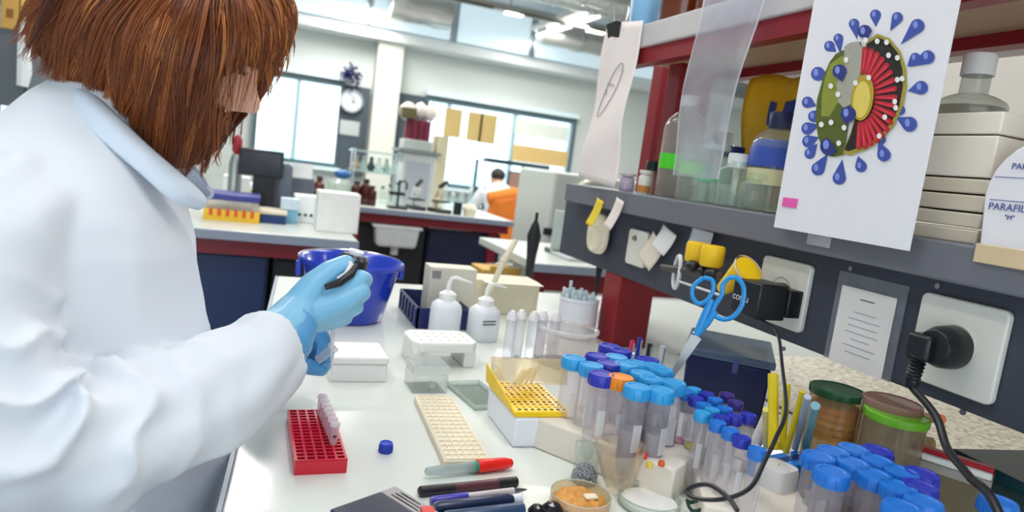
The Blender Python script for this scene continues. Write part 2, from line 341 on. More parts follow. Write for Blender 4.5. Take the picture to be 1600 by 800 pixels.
cbox('white_carton', 'small white carton behind the blue lidded tip box', 'box', 350, 382, 275, 322, m1=BGW)
cbox('green_carton', 'yellow green carton in front of the dark monitor', 'box', 384, 412, 288, 312, m1=mat('#b9c65a', .5), lid=.03, lidm=BGW)
cbox('blue_carton', 'small blue and white carton behind the light blue carton', 'box', 432, 468, 296, 318, m1=mat('#23488c', .5), lid=.02, lidm=BGW)
def monitor(label, px, py, y, w_, h_, scr, z0=None, back=BLACK, rz=0):
    c = onY(px, py, y); zb = .9 if z0 is None else z0; t = thing('monitor', label, 'monitor', (c.x, y, zb), rz); zc = c.z - zb
    link('casing', bx(-w_ / 2, w_ / 2, 0, .04, zc - h_ / 2, zc + h_ / 2), back, t, bevel=.005)
    link('screen', bx(-w_ / 2 + .012, w_ / 2 - .012, -.004, 0, zc - h_ / 2 + .012, zc + h_ / 2 - .012), scr, t, smooth=False)
    link('stand', bx(-.03, .03, .01, .04, .01, zc - h_ / 2), back, t, smooth=False); link('base', bx(-.1, .1, -.06, .1, 0, .012), back, t, smooth=False); return t
monitor('dark desktop monitor on the side bench beside the brown hair', 408, 255, 3.3, .19, .12, mat('#20242c', .15))
c = onZ(420, 325); single('speaker', bx(-.035, .035, -.03, .03, 0, .19), mat('#20242e', .5), 'narrow black upright device beside the dark monitor', 'device', loc=c, bevel=.01)
for (px, top, y, w_, la) in ((446, 255, 3.35, .07, 'grey rounded screen standing right of the dark monitor'), (472, 275, 3.5, .12, 'low grey rounded screen left of the brown bottle')):
    c = onY(px, top, y); h = c.z - .9
    t = thing('bench_screen', la, 'screen', (c.x, y, .9)); link('shell', G().box((0, 0, h / 2), (w_, .05, h)), mat('#5e6674', .5), t, bevel=.02); link('foot', bx(-.03, .03, -.06, .06, 0, .012), BLACK, t, smooth=False)
c = onY(473, 267, 3.44); single('paper_note', bx(-.045, .045, -.002, .002, -.035, .035), BGW, 'white paper note fixed to the low grey screen', 'paper', loc=c)
def bottle(name, label, cat, c, r, h, m1, cm, caph=None, neck=.45, parent_label=None, liquid=None, lh=0, group=None, capr=None, n=20, shoulder=.68):
    t = thing(name, label, cat, c, 0, group); caph = caph or h * .14; nr = r * neck
    prof = [(r * .92, 0), (r, r * .12), (r, h * shoulder), (r * .93, h * (shoulder + .05)), (r * .68, h * (shoulder + .12)), (nr, h * (shoulder + .17)), (nr, h - caph * .9)]
    link('body', G().lathe(prof, n), m1, t, ang=50)
    cr = capr or nr * 1.25; link('cap', G().lathe([(cr, h - caph), (cr, h - caph * .1), (cr * .93, h)], n), cm, t)
    if liquid: link('liquid', G().lathe([(r * .86, .004), (r * .93, r * .14), (r * .93, lh), (0.0001, lh)], n, cap=(True, False)), liquid, t)
    return t
BROWN = mat('#5a2208', .15, coat=.5); 
c = onZ(496, 320); bottle('reagent_bottle', 'brown glass bottle standing behind the tall white box', 'bottle', (c.x, c.y, .9), .032, .17, BROWN, mat('#3a2015', .4))
c = onZ(360, 335); t = thing('gas_cylinder', 'slim silver cylinder with red top next to the dark monitor', 'cylinder', (c.x, c.y + .2, .9))
link('body', G().lathe([(.03, 0), (.03, .22), (.02, .26)], 14), mat('#aab4b0', .3, .6), t); link('valve', G().lathe([(.012, .26), (.022, .28), (.022, .33), (.01, .35)], 12), mat('#a01c2c', .4), t)
# left of the hair: cabinet with yellow cartons, shelf
t = thing('storage_cabinet', 'dark grey cabinet at the far left behind the shoulder', 'cabinet', (-1.05, 3.0, .9))
link('body', bx(-.3, .24, 0, .5, 0, .62), mat('#4b5359', .5), t, smooth=False); link('door', bx(-.29, .23, -.015, 0, .02, .6), mat('#555d63', .5), t, bevel=.003); link('handle', bx(.17, .19, -.03, -.015, .2, .35), CHROME, t, smooth=False)
c = onY(36, 90, 2.95); single('hanging_glove', G().tube([(0, 0, .12), (0, 0, .05), (.005, 0, -.05), (0, 0, -.1)], [.01, .02, .024, .018], 8), BGW, 'white elongated bag hanging beside the grey cabinet', 'bag', loc=c)
for i, (px0, px1, la) in enumerate(((0, 28, 'ochre cardboard box on the grey cabinet, the left one'), (30, 62, 'yellow cardboard box on the grey cabinet nearest the hair'))):
    a = onY(px0, 48, 3.0); b = onY(px1, 48, 3.0)
    t = thing('cardboard_box', la, 'box', ((a.x + b.x) / 2, 3.1, 1.52)); w_ = (b.x - a.x) / 2
    link('carton', bx(-w_, w_, -.1, .1, 0, .2), mat(['#c99b4e', '#e2b95c'][i], .7), t, bevel=.003); link('label_print', bx(-w_ * .4, w_ * .4, -.102, -.1, .04, .07), mat('#8a5a20', .7), t, smooth=False)
t = thing('wall_shelf', 'pale shelf unit with white bottles behind the hair', 'shelf', (-.9, 3.8, 0))
for s in (-1, 1): link('side', bx(s * .45 - .01, s * .45 + .01, 0, .3, 0, 1.75), mat('#b9b5a6', .6), t, smooth=False)
for z in (1.12, 1.38, 1.72): link('board', bx(-.45, .45, 0, .3, z, z + .02), mat('#b9b5a6', .6), t, smooth=False)
for i in range(7):
    bottle('shelf_bottle', 'small white bottle on the pale shelf behind the hair', 'bottle', (-1.2 + i * .12, 3.9, 1.40), .035, .12, BGW, mat('#d8d8d8', .4), group='white bottles on the pale shelf')
for i in range(6):
    single('binder', bx(-.025, .025, 0, .2, 0, .19), mat(['#5c1424', '#d8d4c8', '#5c1424', '#2c3a54', '#d8d4c8', '#5c1424'][i], .5), ['dark red binder at the left end of the pale shelf', 'cream binder second on the pale shelf', 'dark red binder third along the pale shelf', 'navy binder on the pale shelf', 'cream binder right of the navy one', 'dark red binder at the right end of the pale shelf'][i], 'binder', loc=(-1.15 + i * .13, 3.85, 1.14))
# back-bench equipment
def bat(px, py): return onZ(px, py)
c = bat(530, 316); t = thing('glass_dome', 'clear glass vessel with a blue top on the back bench', 'vessel', (c.x, 4.6, .9))
link('vessel', G().lathe([(.07, 0), (.085, .04), (.08, .12), (.05, .15)], 20), clear('#e2efe6', .3), t); link('top', G().ball((0.01, 0, .18), (.055, .04, .03)), mat('#2c6aa8', .4), t); link('base', G().cyl(.09, -.0, .01, 20), mat('#c8cdb8', .5), t)
for i, (px, r, h) in enumerate(((555, .035, .15), (568, .035, .17), (577, .03, .13))):
    c = bat(px, 322); bottle('reagent_bottle', ['brown bottle, left one of the trio on the back bench', 'brown bottle, middle one of the trio on the back bench', 'brown bottle, right one of the trio on the back bench'][i], 'bottle', (c.x + .02, 4.55, .9), r, h, mat('#45120c', .2), mat('#2a1010', .4))
for i in range(3):
    c = bat(585 + i * 9, 318); bottle('flask_bottle', 'clear slim bottle beside the clamp stand on the back bench', 'bottle', (c.x + .03, 4.65, .9), .022, .13 + .02 * i, GLASS, mat('#5a7a80', .4), group='clear bottles by the clamp stand')
# teal shelf with glassware
t = thing('glass_shelf', 'light metal rack with glass shelves below the clock', 'rack', (.78, 4.95, .9))
for x in (-.16, .16): link('upright', G().tube([(x, 0, 0), (x, 0, .36)], .008, 6), CHROME, t); link('upright', G().tube([(x, .18, 0), (x, .18, .36)], .008, 6), CHROME, t)
for z in (.20, .34): link('shelf', bx(-.18, .18, -.02, .2, z, z + .012), clear('#bfe0dc', .4), t, smooth=False)
for i in range(6):
    single('glassware', G().lathe([(.022, 0), (.03, .03), (.012, .07), (.014, .1)], 12), clear('#e6f2ee', .35) if i % 2 else mat(['#d8b090', '#38424c', '#b8c8c4'][i // 2], .4), ['pale conical flask at the left of the glass rack', 'clear flask second on the glass rack', 'dark flask in the middle of the glass rack', 'clear flask right of the dark one', 'grey flask near the right of the glass rack', 'clear flask at the right end of the glass rack'][i], 'flask', loc=(.64 + i * .055, 5.03, 1.112))
# tower
t = thing('instrument_tower', 'tall white instrument stack standing in front of the column', 'instrument', (1.02, 4.85, .9))
link('cabinet', bx(-.1, .14, -.1, .12, 0, .38), mat('#d4d9da', .45), t, bevel=.01); link('top_board', bx(-.14, .16, -.13, .14, .38, .40), mat('#8d9798', .4), t, smooth=False)
link('upper_unit', bx(-.1, .1, -.08, .1, .40, .47), mat('#c3c8c4', .5), t, bevel=.006); link('face_panel', bx(-.07, .1, -.104, -.1, .05, .32), mat('#bcc2cc', .4), t, smooth=False); link('side_column', bx(.14, .22, -.06, .1, 0, .52), mat('#dfd8b4', .6), t, smooth=False)
for i in range(4): single('maroon_rack', bx(-.02, .02, -.04, .04, 0, .14), mat('#7c2038', .5, var=.2), ['maroon rack block at the left on the instrument stack', 'maroon rack block second on the instrument stack', 'maroon rack block third on the instrument stack', 'maroon rack block at the right on the instrument stack'][i], 'rack', loc=(.95 + i * .044, 4.84, 1.37), bevel=.003)
for i, (dx, dz, r) in enumerate(((-.06, .06, .06), (.03, .08, .05), (.1, .07, .05))):
    g = G(); g.ball((0, 0, 0), (r, r * .8, r * 1.1), 12, 8); g.v = [tuple(Vector(v) * (1 + .22 * noise.noise(Vector(v) * 30 + Vector((i, 0, 0))))) for v in g.v]
    single('plastic_bag', g, mat('#ebe4da', .6), ['crumpled white bag at the left on the maroon racks', 'crumpled white bag in the middle on the maroon racks', 'crumpled white bag at the right on the maroon racks'][i], 'bag', loc=(1.0 + dx, 4.85, 1.50 + dz))
single('small_crate', bx(-.05, .05, -.05, .05, 0, .07), mat('#6a6440', .6), 'olive crate on the instrument stack under the bags', 'crate', loc=(.93, 4.78, 1.51), bevel=.003)
c = bat(618, 325); t = thing('clamp_stand', 'black clamp stand with hook in front of the instrument stack', 'stand', (c.x, 4.5, .9))
link('base', bx(-.06, .06, -.05, .05, 0, .015), BLACK, t, smooth=False); link('rod', G().tube([(0, 0, .01), (0, 0, .19)], .008, 8), BLACK, t); link('hook', G().tube([(0, 0, .17), (.03, 0, .19), (.05, 0, .17), (.05, 0, .13)], .007, 6), BLACK, t); link('clamp', bx(-.06, .04, -.02, .02, .09, .11), BLACK, t, smooth=False)
# microscopes
def scope(label, px, y, s, c1, c2):
    c = onZ(px, 330); t = thing('microscope', label, 'microscope', (c.x, y, .9), random.uniform(-.4, .4))
    link('base', bx(-.06 * s, .06 * s, -.09 * s, .09 * s, 0, .03 * s), c2, t, bevel=.005); link('arm', G().tube([(0, .06 * s, .02), (0, .08 * s, .12 * s), (0, .03 * s, .2 * s)], .02 * s, 8), c1, t)
    link('tube', G().tube([(0, .03 * s, .2 * s), (0, -.06 * s, .25 * s)], .018 * s, 10), c2, t); link('stage', bx(-.05 * s, .05 * s, -.06 * s, .05 * s, .08 * s, .095 * s), c2, t, smooth=False); link('nosepiece', G().lathe([(.012 * s, .11 * s), (.025 * s, .15 * s), (.03 * s, .19 * s)], 12, c=(0, -.01 * s, 0)), c1, t)
scope('white and blue microscope on the back bench by the clamp stand', 655, 4.6, .8, BGW, mat('#2a2e38', .4))
scope('cream microscope with dark base at the middle of the back bench', 682, 4.55, .85, CREAM, mat('#3a3632', .4))
for i in range(6):
    bottle('clear_bottle', 'clear glass bottle in the row behind the microscopes', 'bottle', (1.18 + i * .07, 5.05, .9), .024, .12 + .03 * ((i * 7) % 3), clear('#e4f4f6', .2), mat('#dfe8ea', .4), group='clear bottles behind the microscopes')
c = bat(720, 338); single('pen_pot', G().cyl(.03, 0, .085, 14), BLACK, 'black pot on the back bench right of the microscopes', 'pot', loc=(c.x, 4.5, .9))
c = bat(738, 340); single('cream_pot', G().lathe([(.04, 0), (.05, .05), (.03, .08)], 14), CREAM, 'cream lidded pot next to the black pot', 'pot', loc=(c.x + .01, 4.5, .9))
# far desk with monitors, seated colleague, chair with orange jacket
t = thing('far_desk', 'white desk by the windows under the monitors', 'desk', (2.7, 7.42, 0))
link('desktop', bx(-.7, .9, 0, .7, .72, .75), BGW, t, smooth=False)
for x in (-.65, .85): link('leg', bx(x - .02, x + .02, .05, .65, 0, .72), mat('#9aa0a4', .5), t, smooth=False)
t = thing('monitor_shelf', 'thin black shelf standing above the far monitors', 'shelf', (2.8, 7.95, 0))
a = onY(758, 250, 7.95); b = onY(855, 263, 7.95); link('board', bx(a.x - 2.8, b.x - 2.8, -.08, .08, (a.z + b.z) / 2 - .02, (a.z + b.z) / 2 + .03), mat('#26363c', .4), t, smooth=False)
for x in (-.35, .25): link('post', bx(x - .015, x + .015, .03, .06, .75, (a.z + b.z) / 2), mat('#26363c', .4), t, smooth=False)
monitor('dark monitor to the left of the seated colleague', 760, 308, 7.55, .26, .22, mat('#262c36', .2), z0=.75)
monitor('brownish monitor in the middle behind the seated colleague', 812, 285, 7.62, .3, .24, mat('#9c7c6c', .3), z0=.75)
monitor('monitor glowing bright blue behind the seated colleague', 840, 290, 7.65, .2, .26, mat('#2a8ad8', .3, emit=.9), z0=.75)
t = thing('office_chair', 'office chair draped with an orange brown jacket', 'chair', (2.52, 6.9, 0))
link('seat', bx(-.24, .24, -.05, .4, .45, .52), BLACK, t, bevel=.02); link('backrest', bx(-.2, .2, -.08, -.03, .5, .88), BLACK, t, bevel=.02); link('column', G().cyl(.03, .06, .45, 10, (0, .18, 0)), BLACK, t)
for k in range(5): a = 2 * PI * k / 5; link('foot', G().tube([(0, .18, .07), (.28 * math.cos(a), .18 + .28 * math.sin(a), .04)], .02, 6), BLACK, t)
def jk(u, v):
    a = -1.9 + 3.8 * u; z = .92 - .52 * v; r = .22 + .07 * v + .018 * math.sin(a * 9) * v
    return (r * math.sin(a) * 1.05, -.05 - .10 * math.cos(a) * (1 + .5 * v) - .05, z + .05 * math.cos(a) - (.03 * abs(math.sin(a * 2))))
single('jacket', G().grid(jk, 44, 16), mat('#c0660f', .7, var=.25, scale=14), 'orange brown jacket hung over the back of the office chair', 'jacket', loc=(2.52, 6.9, 0), solid=.02)
g = G(); g.tube([(2.25, 6.81, .92), (2.52, 6.79, .98), (2.79, 6.81, .92)], [.06, .09, .06], 12); single('jacket_hood', g, mat('#cc7212', .7, var=.2), 'orange jacket hood rolled on top of the chair back', 'hood')
t = thing('person', 'seated colleague in a white coat bent over the far desk', 'person', (2.50, 7.15, 0))
g = G(); g.tube([(0, -.02, .48), (0, -.03, .7), (0, 0, .9), (0, .06, 1.02), (0, .1, 1.08)], [.16, .17, .19, .15, .06], 16, flat=.75)
g.ball((0.0, .17, 1.13), (.075, .09, .1)); g.tube([(-.17, .03, .97), (-.26, .1, .78), (-.15, .32, .78)], [.06, .05, .035], 10); g.tube([(.17, .03, .97), (.26, .1, .78), (.15, .32, .78)], [.06, .05, .035], 10)
g.tube([(-.09, 0, .5), (-.1, .42, .52), (-.1, .42, .08), (-.1, .5, .03)], [.08, .06, .045, .03], 10); g.tube([(.09, 0, .5), (.1, .42, .52), (.1, .42, .08), (.1, .5, .03)], [.08, .06, .045, .03], 10)
bo = link('body', g, mat('#c9a08a', .6), t); md = bo.modifiers.new('r', 'REMESH'); md.mode = 'VOXEL'; md.voxel_size = .014; md.use_smooth_shade = True
g = G(); g.tube([(0, -.025, .46), (0, -.035, .7), (0, -.005, .9), (0, .05, 1.02), (0, .07, 1.06)], [.18, .19, .21, .165, .08], 18, flat=.78); g.tube([(-.17, .03, .98), (-.27, .1, .78), (-.17, .28, .79)], [.075, .065, .05], 12); g.tube([(.17, .03, .98), (.27, .1, .78), (.17, .28, .79)], [.075, .065, .05], 12)
bo = link('coat', g, mat('#dfe5ec', .7, bump=.3, bscale=12), t); md = bo.modifiers.new('r', 'REMESH'); md.mode = 'VOXEL'; md.voxel_size = .014; md.use_smooth_shade = True
link('hair', G().ball((0, .155, 1.165), (.083, .09, .08)), mat('#241a18', .6), t)
# large pale machine on the right, bin, black stand
t = thing('incubator', 'large pale grey machine with a curved front right of the far monitors', 'machine', (2.13, 4.4, 0))
link('body', bx(-.21, .55, 0, .7, .1, 1.28), mat('#b9beb8', .45), t, bevel=.02); [link('foot', bx(a, a + .06, .05, .11, 0, .1), BLACK, t, smooth=False) for a in (-.18, .45)]; link('black_band', bx(-.24, .56, -.02, 0, .83, .88), DARK, t, smooth=False)
link('door_ring', G().tube([(.12 + .2 * math.cos(a * PI / 14), -.02, 1.06 + .19 * math.sin(a * PI / 14)) for a in range(6, 23)], .016, 8), mat('#d9d9c6', .4), t); link('knob', G().ball((.08, -.03, 1.08), .025), mat('#5a5a60', .4), t)
c = onZ(748, 432); t = thing('waste_bin', 'kraft and yellow waste bin left of the corner bench', 'bin', (.98, 2.75, 0))
H = .83; link('body', G().box((0, 0, H * .45), (.15, .15, H * .9), taper=1.0), mat('#e6b41c', .5, var=.15), t, bevel=.006); link('collar', G().box((0, 0, H * .95), (.165, .165, H * .1)), mat('#c9a04e', .7, var=.15), t, bevel=.005); link('flap', bx(-.05, .09, -.085, -.08, H * .98, H * 1.02), mat('#c9a04e', .7), t, smooth=False)
c = onZ(822, 462); t = thing('rod_stand', 'tall black rod wrapped in dark cloth on the bench end', 'stand', (c.x, c.y, .9))
h = .26; t.scale = (.8, .8, .74); link('base', G().lathe([(.012, 0), (.01, .03)], 12), BGW, t); link('rod', G().lathe([(.006, .03), (.006, .045), (.012, .06), (.018, .16), (.026, .24), (.015, .28), (.006, .3), (.006, .33)], 10), mat('#15171e', .6), t)
t = thing('laptop', 'silver laptop lying open on the corner bench', 'laptop', (1.42, 2.72, .9))
link('keyboard', bx(-.16, .16, -.1, .1, 0, .015), mat('#c4cac8', .4), t, bevel=.004); link('screen_lid', bx(-.16, .16, .1, .112, .01, .2), mat('#b9c2c0', .4), t, bevel=.004)
c = onZ(915, 404); single('document_tray', bx(-.12, .12, -.06, .06, 0, .02), mat('#4a5a5c', .5), 'dark flat document tray at the edge of the corner bench', 'tray', loc=(c.x - .02, c.y + .1, .9), bevel=.003)
# ================================================================== REAGENT SHELF OVER THE BENCH
XS = .715; Y0, Y1 = -.25, 1.56
SHG = mat('#6f7079', .5, var=.06, bump=.2); PANG = mat('#3e4250', .55, var=.1, bump=.35, bscale=150)
t = shelf = thing('reagent_shelf', 'two tier red framed grey reagent shelf standing on the bench', 'shelf', (0, 0, 0))
link('shelf_board', bx(XS, 1.10, Y0, Y1, 1.198, 1.242), SHG, t, bevel=.003, smooth=False)
link('upper_board', bx(XS, 1.12, Y0, 1.44, 1.54, 1.587), mat('#c9c4c4', .5), t, bevel=.003, smooth=False)
link('socket_panel', bx(.753, .83, Y0, 1.63, 1.058, 1.198), PANG, t, bevel=.003, smooth=False)
link('post', bx(.753, .84, 1.29, 1.365, .9, 1.058), RED, t, bevel=.002, smooth=False)
link('post', bx(.94, 1.0, 1.56, 1.61, .9, 1.9), RED, t, bevel=.002, smooth=False)
link('post', bx(.84, .925, 1.32, 1.37, 1.242, 1.54), RED, t, bevel=.002, smooth=False)
link('post', bx(.84, .90, -.2, -.14, 1.242, 1.54), RED, t, bevel=.002, smooth=False)
link('back_beam', bx(.95, .98, Y0, 1.44, 1.515, 1.54), RED, t, smooth=False); link('front_beam', bx(.722, .75, Y0, 1.44, 1.508, 1.54), RED, t, smooth=False)
link('under_board', bx(.75, .95, Y0, 1.4, 1.534, 1.54), mat('#c8a888', .6), t, smooth=False)
SCR = mat('#9a9aa0', .3, 1)
for (px, py) in ((1466, 447), (1505, 644), (1330, 420), (1225, 545)):
    p = onX(px, py, .752); link('screw', G().cyl(.0035, 0, .0015, 10, M=frame(p, (0, 1, 0), (0, 0, 1)) @ Matrix.Rotation(PI, 4, 'X')), SCR, t)
# socket plates (screwed on: parts of the shelf)
PLATE = mat('#e8e6dc', .35, var=.02)
def plate(px0, px1, ytop, ybot, round_left=.01):
    a = onX(px0, ytop, .753); b = onX(px1, ybot, .753)
    return a, b
def mkplate(yc, zc, w_, h_, socket=True):
    def rr(W, H, r, n=5):
        P = []
        for (cx, cy, a0) in ((W - r, H - r, 0), (-W + r, H - r, 90), (-W + r, -H + r, 180), (W - r, -H + r, 270)):
            for i in range(n + 1): a = math.radians(a0 + 90 * i / n); P.append((cx + r * math.cos(a), cy + r * math.sin(a)))
        return P
    M = frame((.753, yc, zc), (0, -1, 0), (0, 0, 1))
    pl = link('socket_plate', G().prism(rr(w_ / 2, h_ / 2, .008), 0, .009, M), PLATE, shelf, bevel=.002)
    if socket: link('socket_ring', G().lathe([(.021, .009), (.024, .0105), (.0245, .009)], 26, M=M, cap=(False, False)), mat('#d6d4cc', .4), pl)
    return M
mkplate(.527, 1.127, .103, .104); mkplate(.805, 1.128, .10, .10); mkplate(1.235, 1.13, .075, .075, False)
# power plug
def cord(name, label, pts, r, mt, n=10, cat='cord'):
    P = [Vector(p) for p in pts]; out = []
    for i in range(len(P) - 1):
        p0 = P[max(i - 1, 0)]; p1 = P[i]; p2 = P[i + 1]; p3 = P[min(i + 2, len(P) - 1)]
        for k in range(8):
            s = k / 8; out.append(.5 * ((2 * p1) + (p2 - p0) * s + (2 * p0 - 5 * p1 + 4 * p2 - p3) * s * s + (-p0 + 3 * p1 - 3 * p2 + p3) * s ** 3))
    out.append(P[-1]); return out
BPL = mat('#15161c', .38, var=.1)
t = thing('power_plug', 'black round power plug with ribbed cable end in the right socket', 'plug', (.744, .527, 1.125))
M = frame((0, 0, 0), (0, -1, 0), (0, 0, 1))
link('plug_body', G().lathe([(.0235, 0), (.0245, .004), (.0235, .022), (.019, .034)], 28, M=M), BPL, t, bevel=.001)
Mr = M @ Matrix.Translation((.004, 0, 0))
link('grip', G().box((-.012, -.004, .032), (.028, .030, .022), M), BPL, t, bevel=.004)
g = G(); q0 = Vector((-.034, .014, -.012)); q1 = Vector((-.030, .018, -.052))
pts = [q0.lerp(q1, i / 18) for i in range(19)]; link('strain_relief', G().tube(pts, [(.0108 - .0002 * i) if i % 2 else .0072 for i in range(19)], 14), BPL, t)
link('neck', G().tube([(-.032, .006, .004), q0], [.011, .0085], 12), BPL, t)
s0 = Vector((.744, .527, 1.125)) + q1
P = cord('c', '', [s0, onX(1462, 650, .700), onX(1480, 700, .685), onX(1515, 745, .655), onX(1560, 800, .62), (.60, .30, .93)], .0, None)
link('cable', G().tube([p - Vector((.744, .527, 1.125)) for p in P], .0042, 10), BPL, t)
# adapter in the left socket
c = onX(1205, 472, .70); t = thing('power_adapter', 'black block power adapter plugged into the middle socket', 'adapter', (.700, c.y, c.z))
link('block', bx(-.030, .022, -.008, .050, -.026, .026), BPL, t, bevel=.003); link('plug_disc', G().lathe([(.021, 0), (.021, .03)], 24, M=frame((.048, -.004 - (c.y - .805) , .004), (0, -1, 0), (0, 0, 1)).copy()), BPL, t)
link('neck_block', bx(.020, .046, -.012, .03, -.02, .02), BPL, t, bevel=.002)
text('costu', .016, mat('#d8d8dc', .5), frame((-.0305, .047, -.006), (0, -1, 0), (0, 0, 1)), t, 'lettering')
s0 = Vector((.685, c.y - .004, c.z - .026))
P = cord('c', '', [s0, onX(1214, 520, .67), onX(1222, 570, .63), onX(1228, 640, .575), onX(1212, 685, .53), onX(1195, 720, .49), onX(1172, 762, .455), onX(1130, 780, .43), onX(1085, 778, .42), onX(1075, 765, .42), onX(1105, 757, .425), onX(1135, 775, .425), onX(1152, 798, .42)], 0, None)
for p in P: p.z = max(p.z, .904)
link('cable', G().tube([p - Vector((.700, c.y, c.z)) for p in P], .0023, 8), BPL, t)
c = onZ(1090, 790, .915); single('cable_tie', G().tube([c + Vector((.012 * math.cos(a), .012 * math.sin(a), .003 * math.sin(a * 3))) for a in [i * .5 for i in range(26)]], .002, 6), mat('#10342c', .4), 'dark green tie coiled round the thin black cable', 'cable tie')
# paper in sleeve on panel
t = thing('label_sleeve', 'small printed sheet in a clear sleeve taped between the sockets', 'sheet', (.752, .66, 1.112))
link('sleeve', bx(-.0015, -.0005, -.058, .05, -.054, .068), clear('#dfe4ee', .22, .15), t, smooth=False)
link('paper', bx(-.0028, -.0018, -.046, .040, -.055, .05), PAPER, t, smooth=False)
for i in range(9):
    w_ = [.022, 0, .034, .05, .046, .052, .03, .05, .04][i]
    if w_: link('text_line', bx(-.0032, -.0028, -.004 - w_ / 2, -.004 + w_ / 2, .036 - i * .009, .0375 - i * .009), mat('#b8b8c4' if i else '#55565c', .7), t, smooth=False)
# big poster with the particle drawing (flat print on paper)
t = thing('poster', 'large white poster of a blue spiked round particle cut open', 'poster', (.698, .68, 1.225))
link('sheet', bx(-.0008, .0008, -.111, .111, 0, .36), mat('#eceaf0', .6, var=.015), t, smooth=False)
LAY = [0]
def uv(u, v): p = onX(1200 + u / 3.0775, v / 3.0775, .6972); return (p.y - .68, p.z - 1.225)
def flat(name, poly, hexc, par=None):
    LAY[0] += 1; x = -.0010 - .00003 * LAY[0]; g = G(); P = [uv(*p) for p in poly]; g.add([(x, a, b) for a, b in P], [tuple(range(len(P)))]); return link(name, g, mat(hexc, .6, var=.12, scale=120), par or t, smooth=False)
def ell(cx, cy, rx, ry, n=24, a0=0, tilt=0):
    return [(cx + rx * math.cos(2 * PI * i / n) * math.cos(tilt) - ry * math.sin(2 * PI * i / n) * math.sin(tilt), cy + rx * math.cos(2 * PI * i / n) * math.sin(tilt) + ry * math.sin(2 * PI * i / n) * math.cos(tilt)) for i in range(n)]
def spike(x0, y0, x1, y1, r, hx='#3d51a8'):
    a = math.atan2(y1 - y0, x1 - x0); L = math.hypot(x1 - x0, y1 - y0); P = [(x0, y0)]
    for i in range(13): b = a - 2.0 + 4.0 * i / 12; P.append((x1 + r * math.cos(b), y1 + r * math.sin(b)))
    flat('spike', P, hx); flat('spike', [(x1 + r * .35 * math.cos(c_) - r * .3, y1 + r * .55 * math.sin(c_) - r * .2) for c_ in [k * .7 for k in range(9)]], '#8094dc')
for s in ((430, 190, 415, 115, 26), (520, 130, 518, 72, 27), (350, 260, 340, 185, 24), (330, 250, 297, 222, 26), (300, 370, 242, 355, 34), (235, 510, 192, 492, 28), (270, 530, 222, 560, 28), (250, 600, 192, 618, 30), (245, 660, 196, 680, 30), (240, 690, 203, 738, 26), (290, 740, 243, 812, 32), (360, 765, 345, 856, 32), (435, 750, 450, 800, 28),
          (590, 150, 625, 85, 27), (640, 215, 722, 125, 34), (672, 320, 712, 280, 26), (680, 322, 772, 275, 33), (675, 438, 740, 422, 33), (620, 565, 685, 598, 36), (600, 540, 640, 530, 24), (535, 650, 548, 672, 22), (535, 680, 562, 745, 32)): spike(*s)
flat('shell', [(330, 260), (370, 240), (450, 200), (470, 300), (440, 420), (400, 540), (385, 640), (370, 745), (320, 755), (280, 745), (245, 660), (232, 570), (240, 480), (270, 370), (300, 300)], '#55601a')
flat('shell', [(300, 310), (360, 270), (400, 260), (400, 380), (350, 480), (300, 560), (260, 560), (262, 470), (275, 390)], '#8a9230')
flat('shell', [(370, 225), (400, 205), (440, 200), (468, 250), (450, 330), (440, 400), (405, 500), (370, 520), (340, 490), (335, 400), (375, 330)], '#a9a79a')
flat('ring', [(480, 200), (530, 163), (590, 186), (640, 245), (668, 330), (672, 420), (652, 515), (612, 605), (550, 675), (480, 720), (400, 748), (365, 738), (400, 640), (440, 500), (450, 330)], '#a8973a')
flat('ring', [(478, 215), (530, 180), (585, 200), (630, 255), (652, 335), (654, 420), (636, 510), (598, 590), (540, 655), (470, 700), (395, 728), (372, 722), (405, 640), (445, 500), (455, 330)], '#17130f')
for k in range(18):
    th = math.radians(82 - k * 10.2); c0 = (448, 470); a = (c0[0] + 72 * math.cos(th), c0[1] - 118 * math.sin(th)); b = (c0[0] + 172 * math.cos(th), c0[1] - 238 * math.sin(th)); d = Vector((b[0] - a[0], b[1] - a[1])).normalized(); n_ = Vector((-d.y, d.x)); W0, W1 = 8, 13.5
    P = [(a[0] + n_.x * W0, a[1] + n_.y * W0), (b[0] + n_.x * W1, b[1] + n_.y * W1), (b[0] + d.x * 10 + n_.x * 8, b[1] + d.y * 10 + n_.y * 8), (b[0] + d.x * 10 - n_.x * 8, b[1] + d.y * 10 - n_.y * 8), (b[0] - n_.x * W1, b[1] - n_.y * W1), (a[0] - n_.x * W0, a[1] - n_.y * W0)]
    flat('segment', P, '#b8142a')
    flat('segment', [(a[0] + (b[0] - a[0]) * s_ + n_.x * q_, a[1] + (b[1] - a[1]) * s_ + n_.y * q_) for s_, q_ in ((.15, -1), (.15, 3), (.95, 7), (.95, -1))], '#e8384a')
flat('core', ell(462, 470, 54, 112, tilt=.12), '#b99a2c'); flat('core', ell(458, 480, 40, 88, tilt=.12), '#e2cc60')
for s in ((365, 395, 352, 345, 34), (490, 185, 474, 155, 34), (320, 690, 300, 705, 42), (385, 600, 395, 550, 38)): spike(*s, hx='#22307e')
for (u, v) in ((310, 415), (345, 455), (265, 600), (312, 590), (375, 615), (430, 400), (385, 290), (535, 200), (580, 205), (632, 280), (655, 380), (632, 385), (590, 268), (620, 490), (572, 565), (545, 655), (350, 690), (495, 375), (625, 520), (480, 195)): flat('dot', ell(u, v, 12, 14, 9), '#eeeeec')
p = onX(1233, 317, .697); link('pink_tape', bx(-.0022, -.0012, -.016 + p.y - .68, .012 + p.y - .68, p.z - 1.225 - .006, p.z - 1.225 + .007), mat('#f060b4', .5), t, smooth=False)
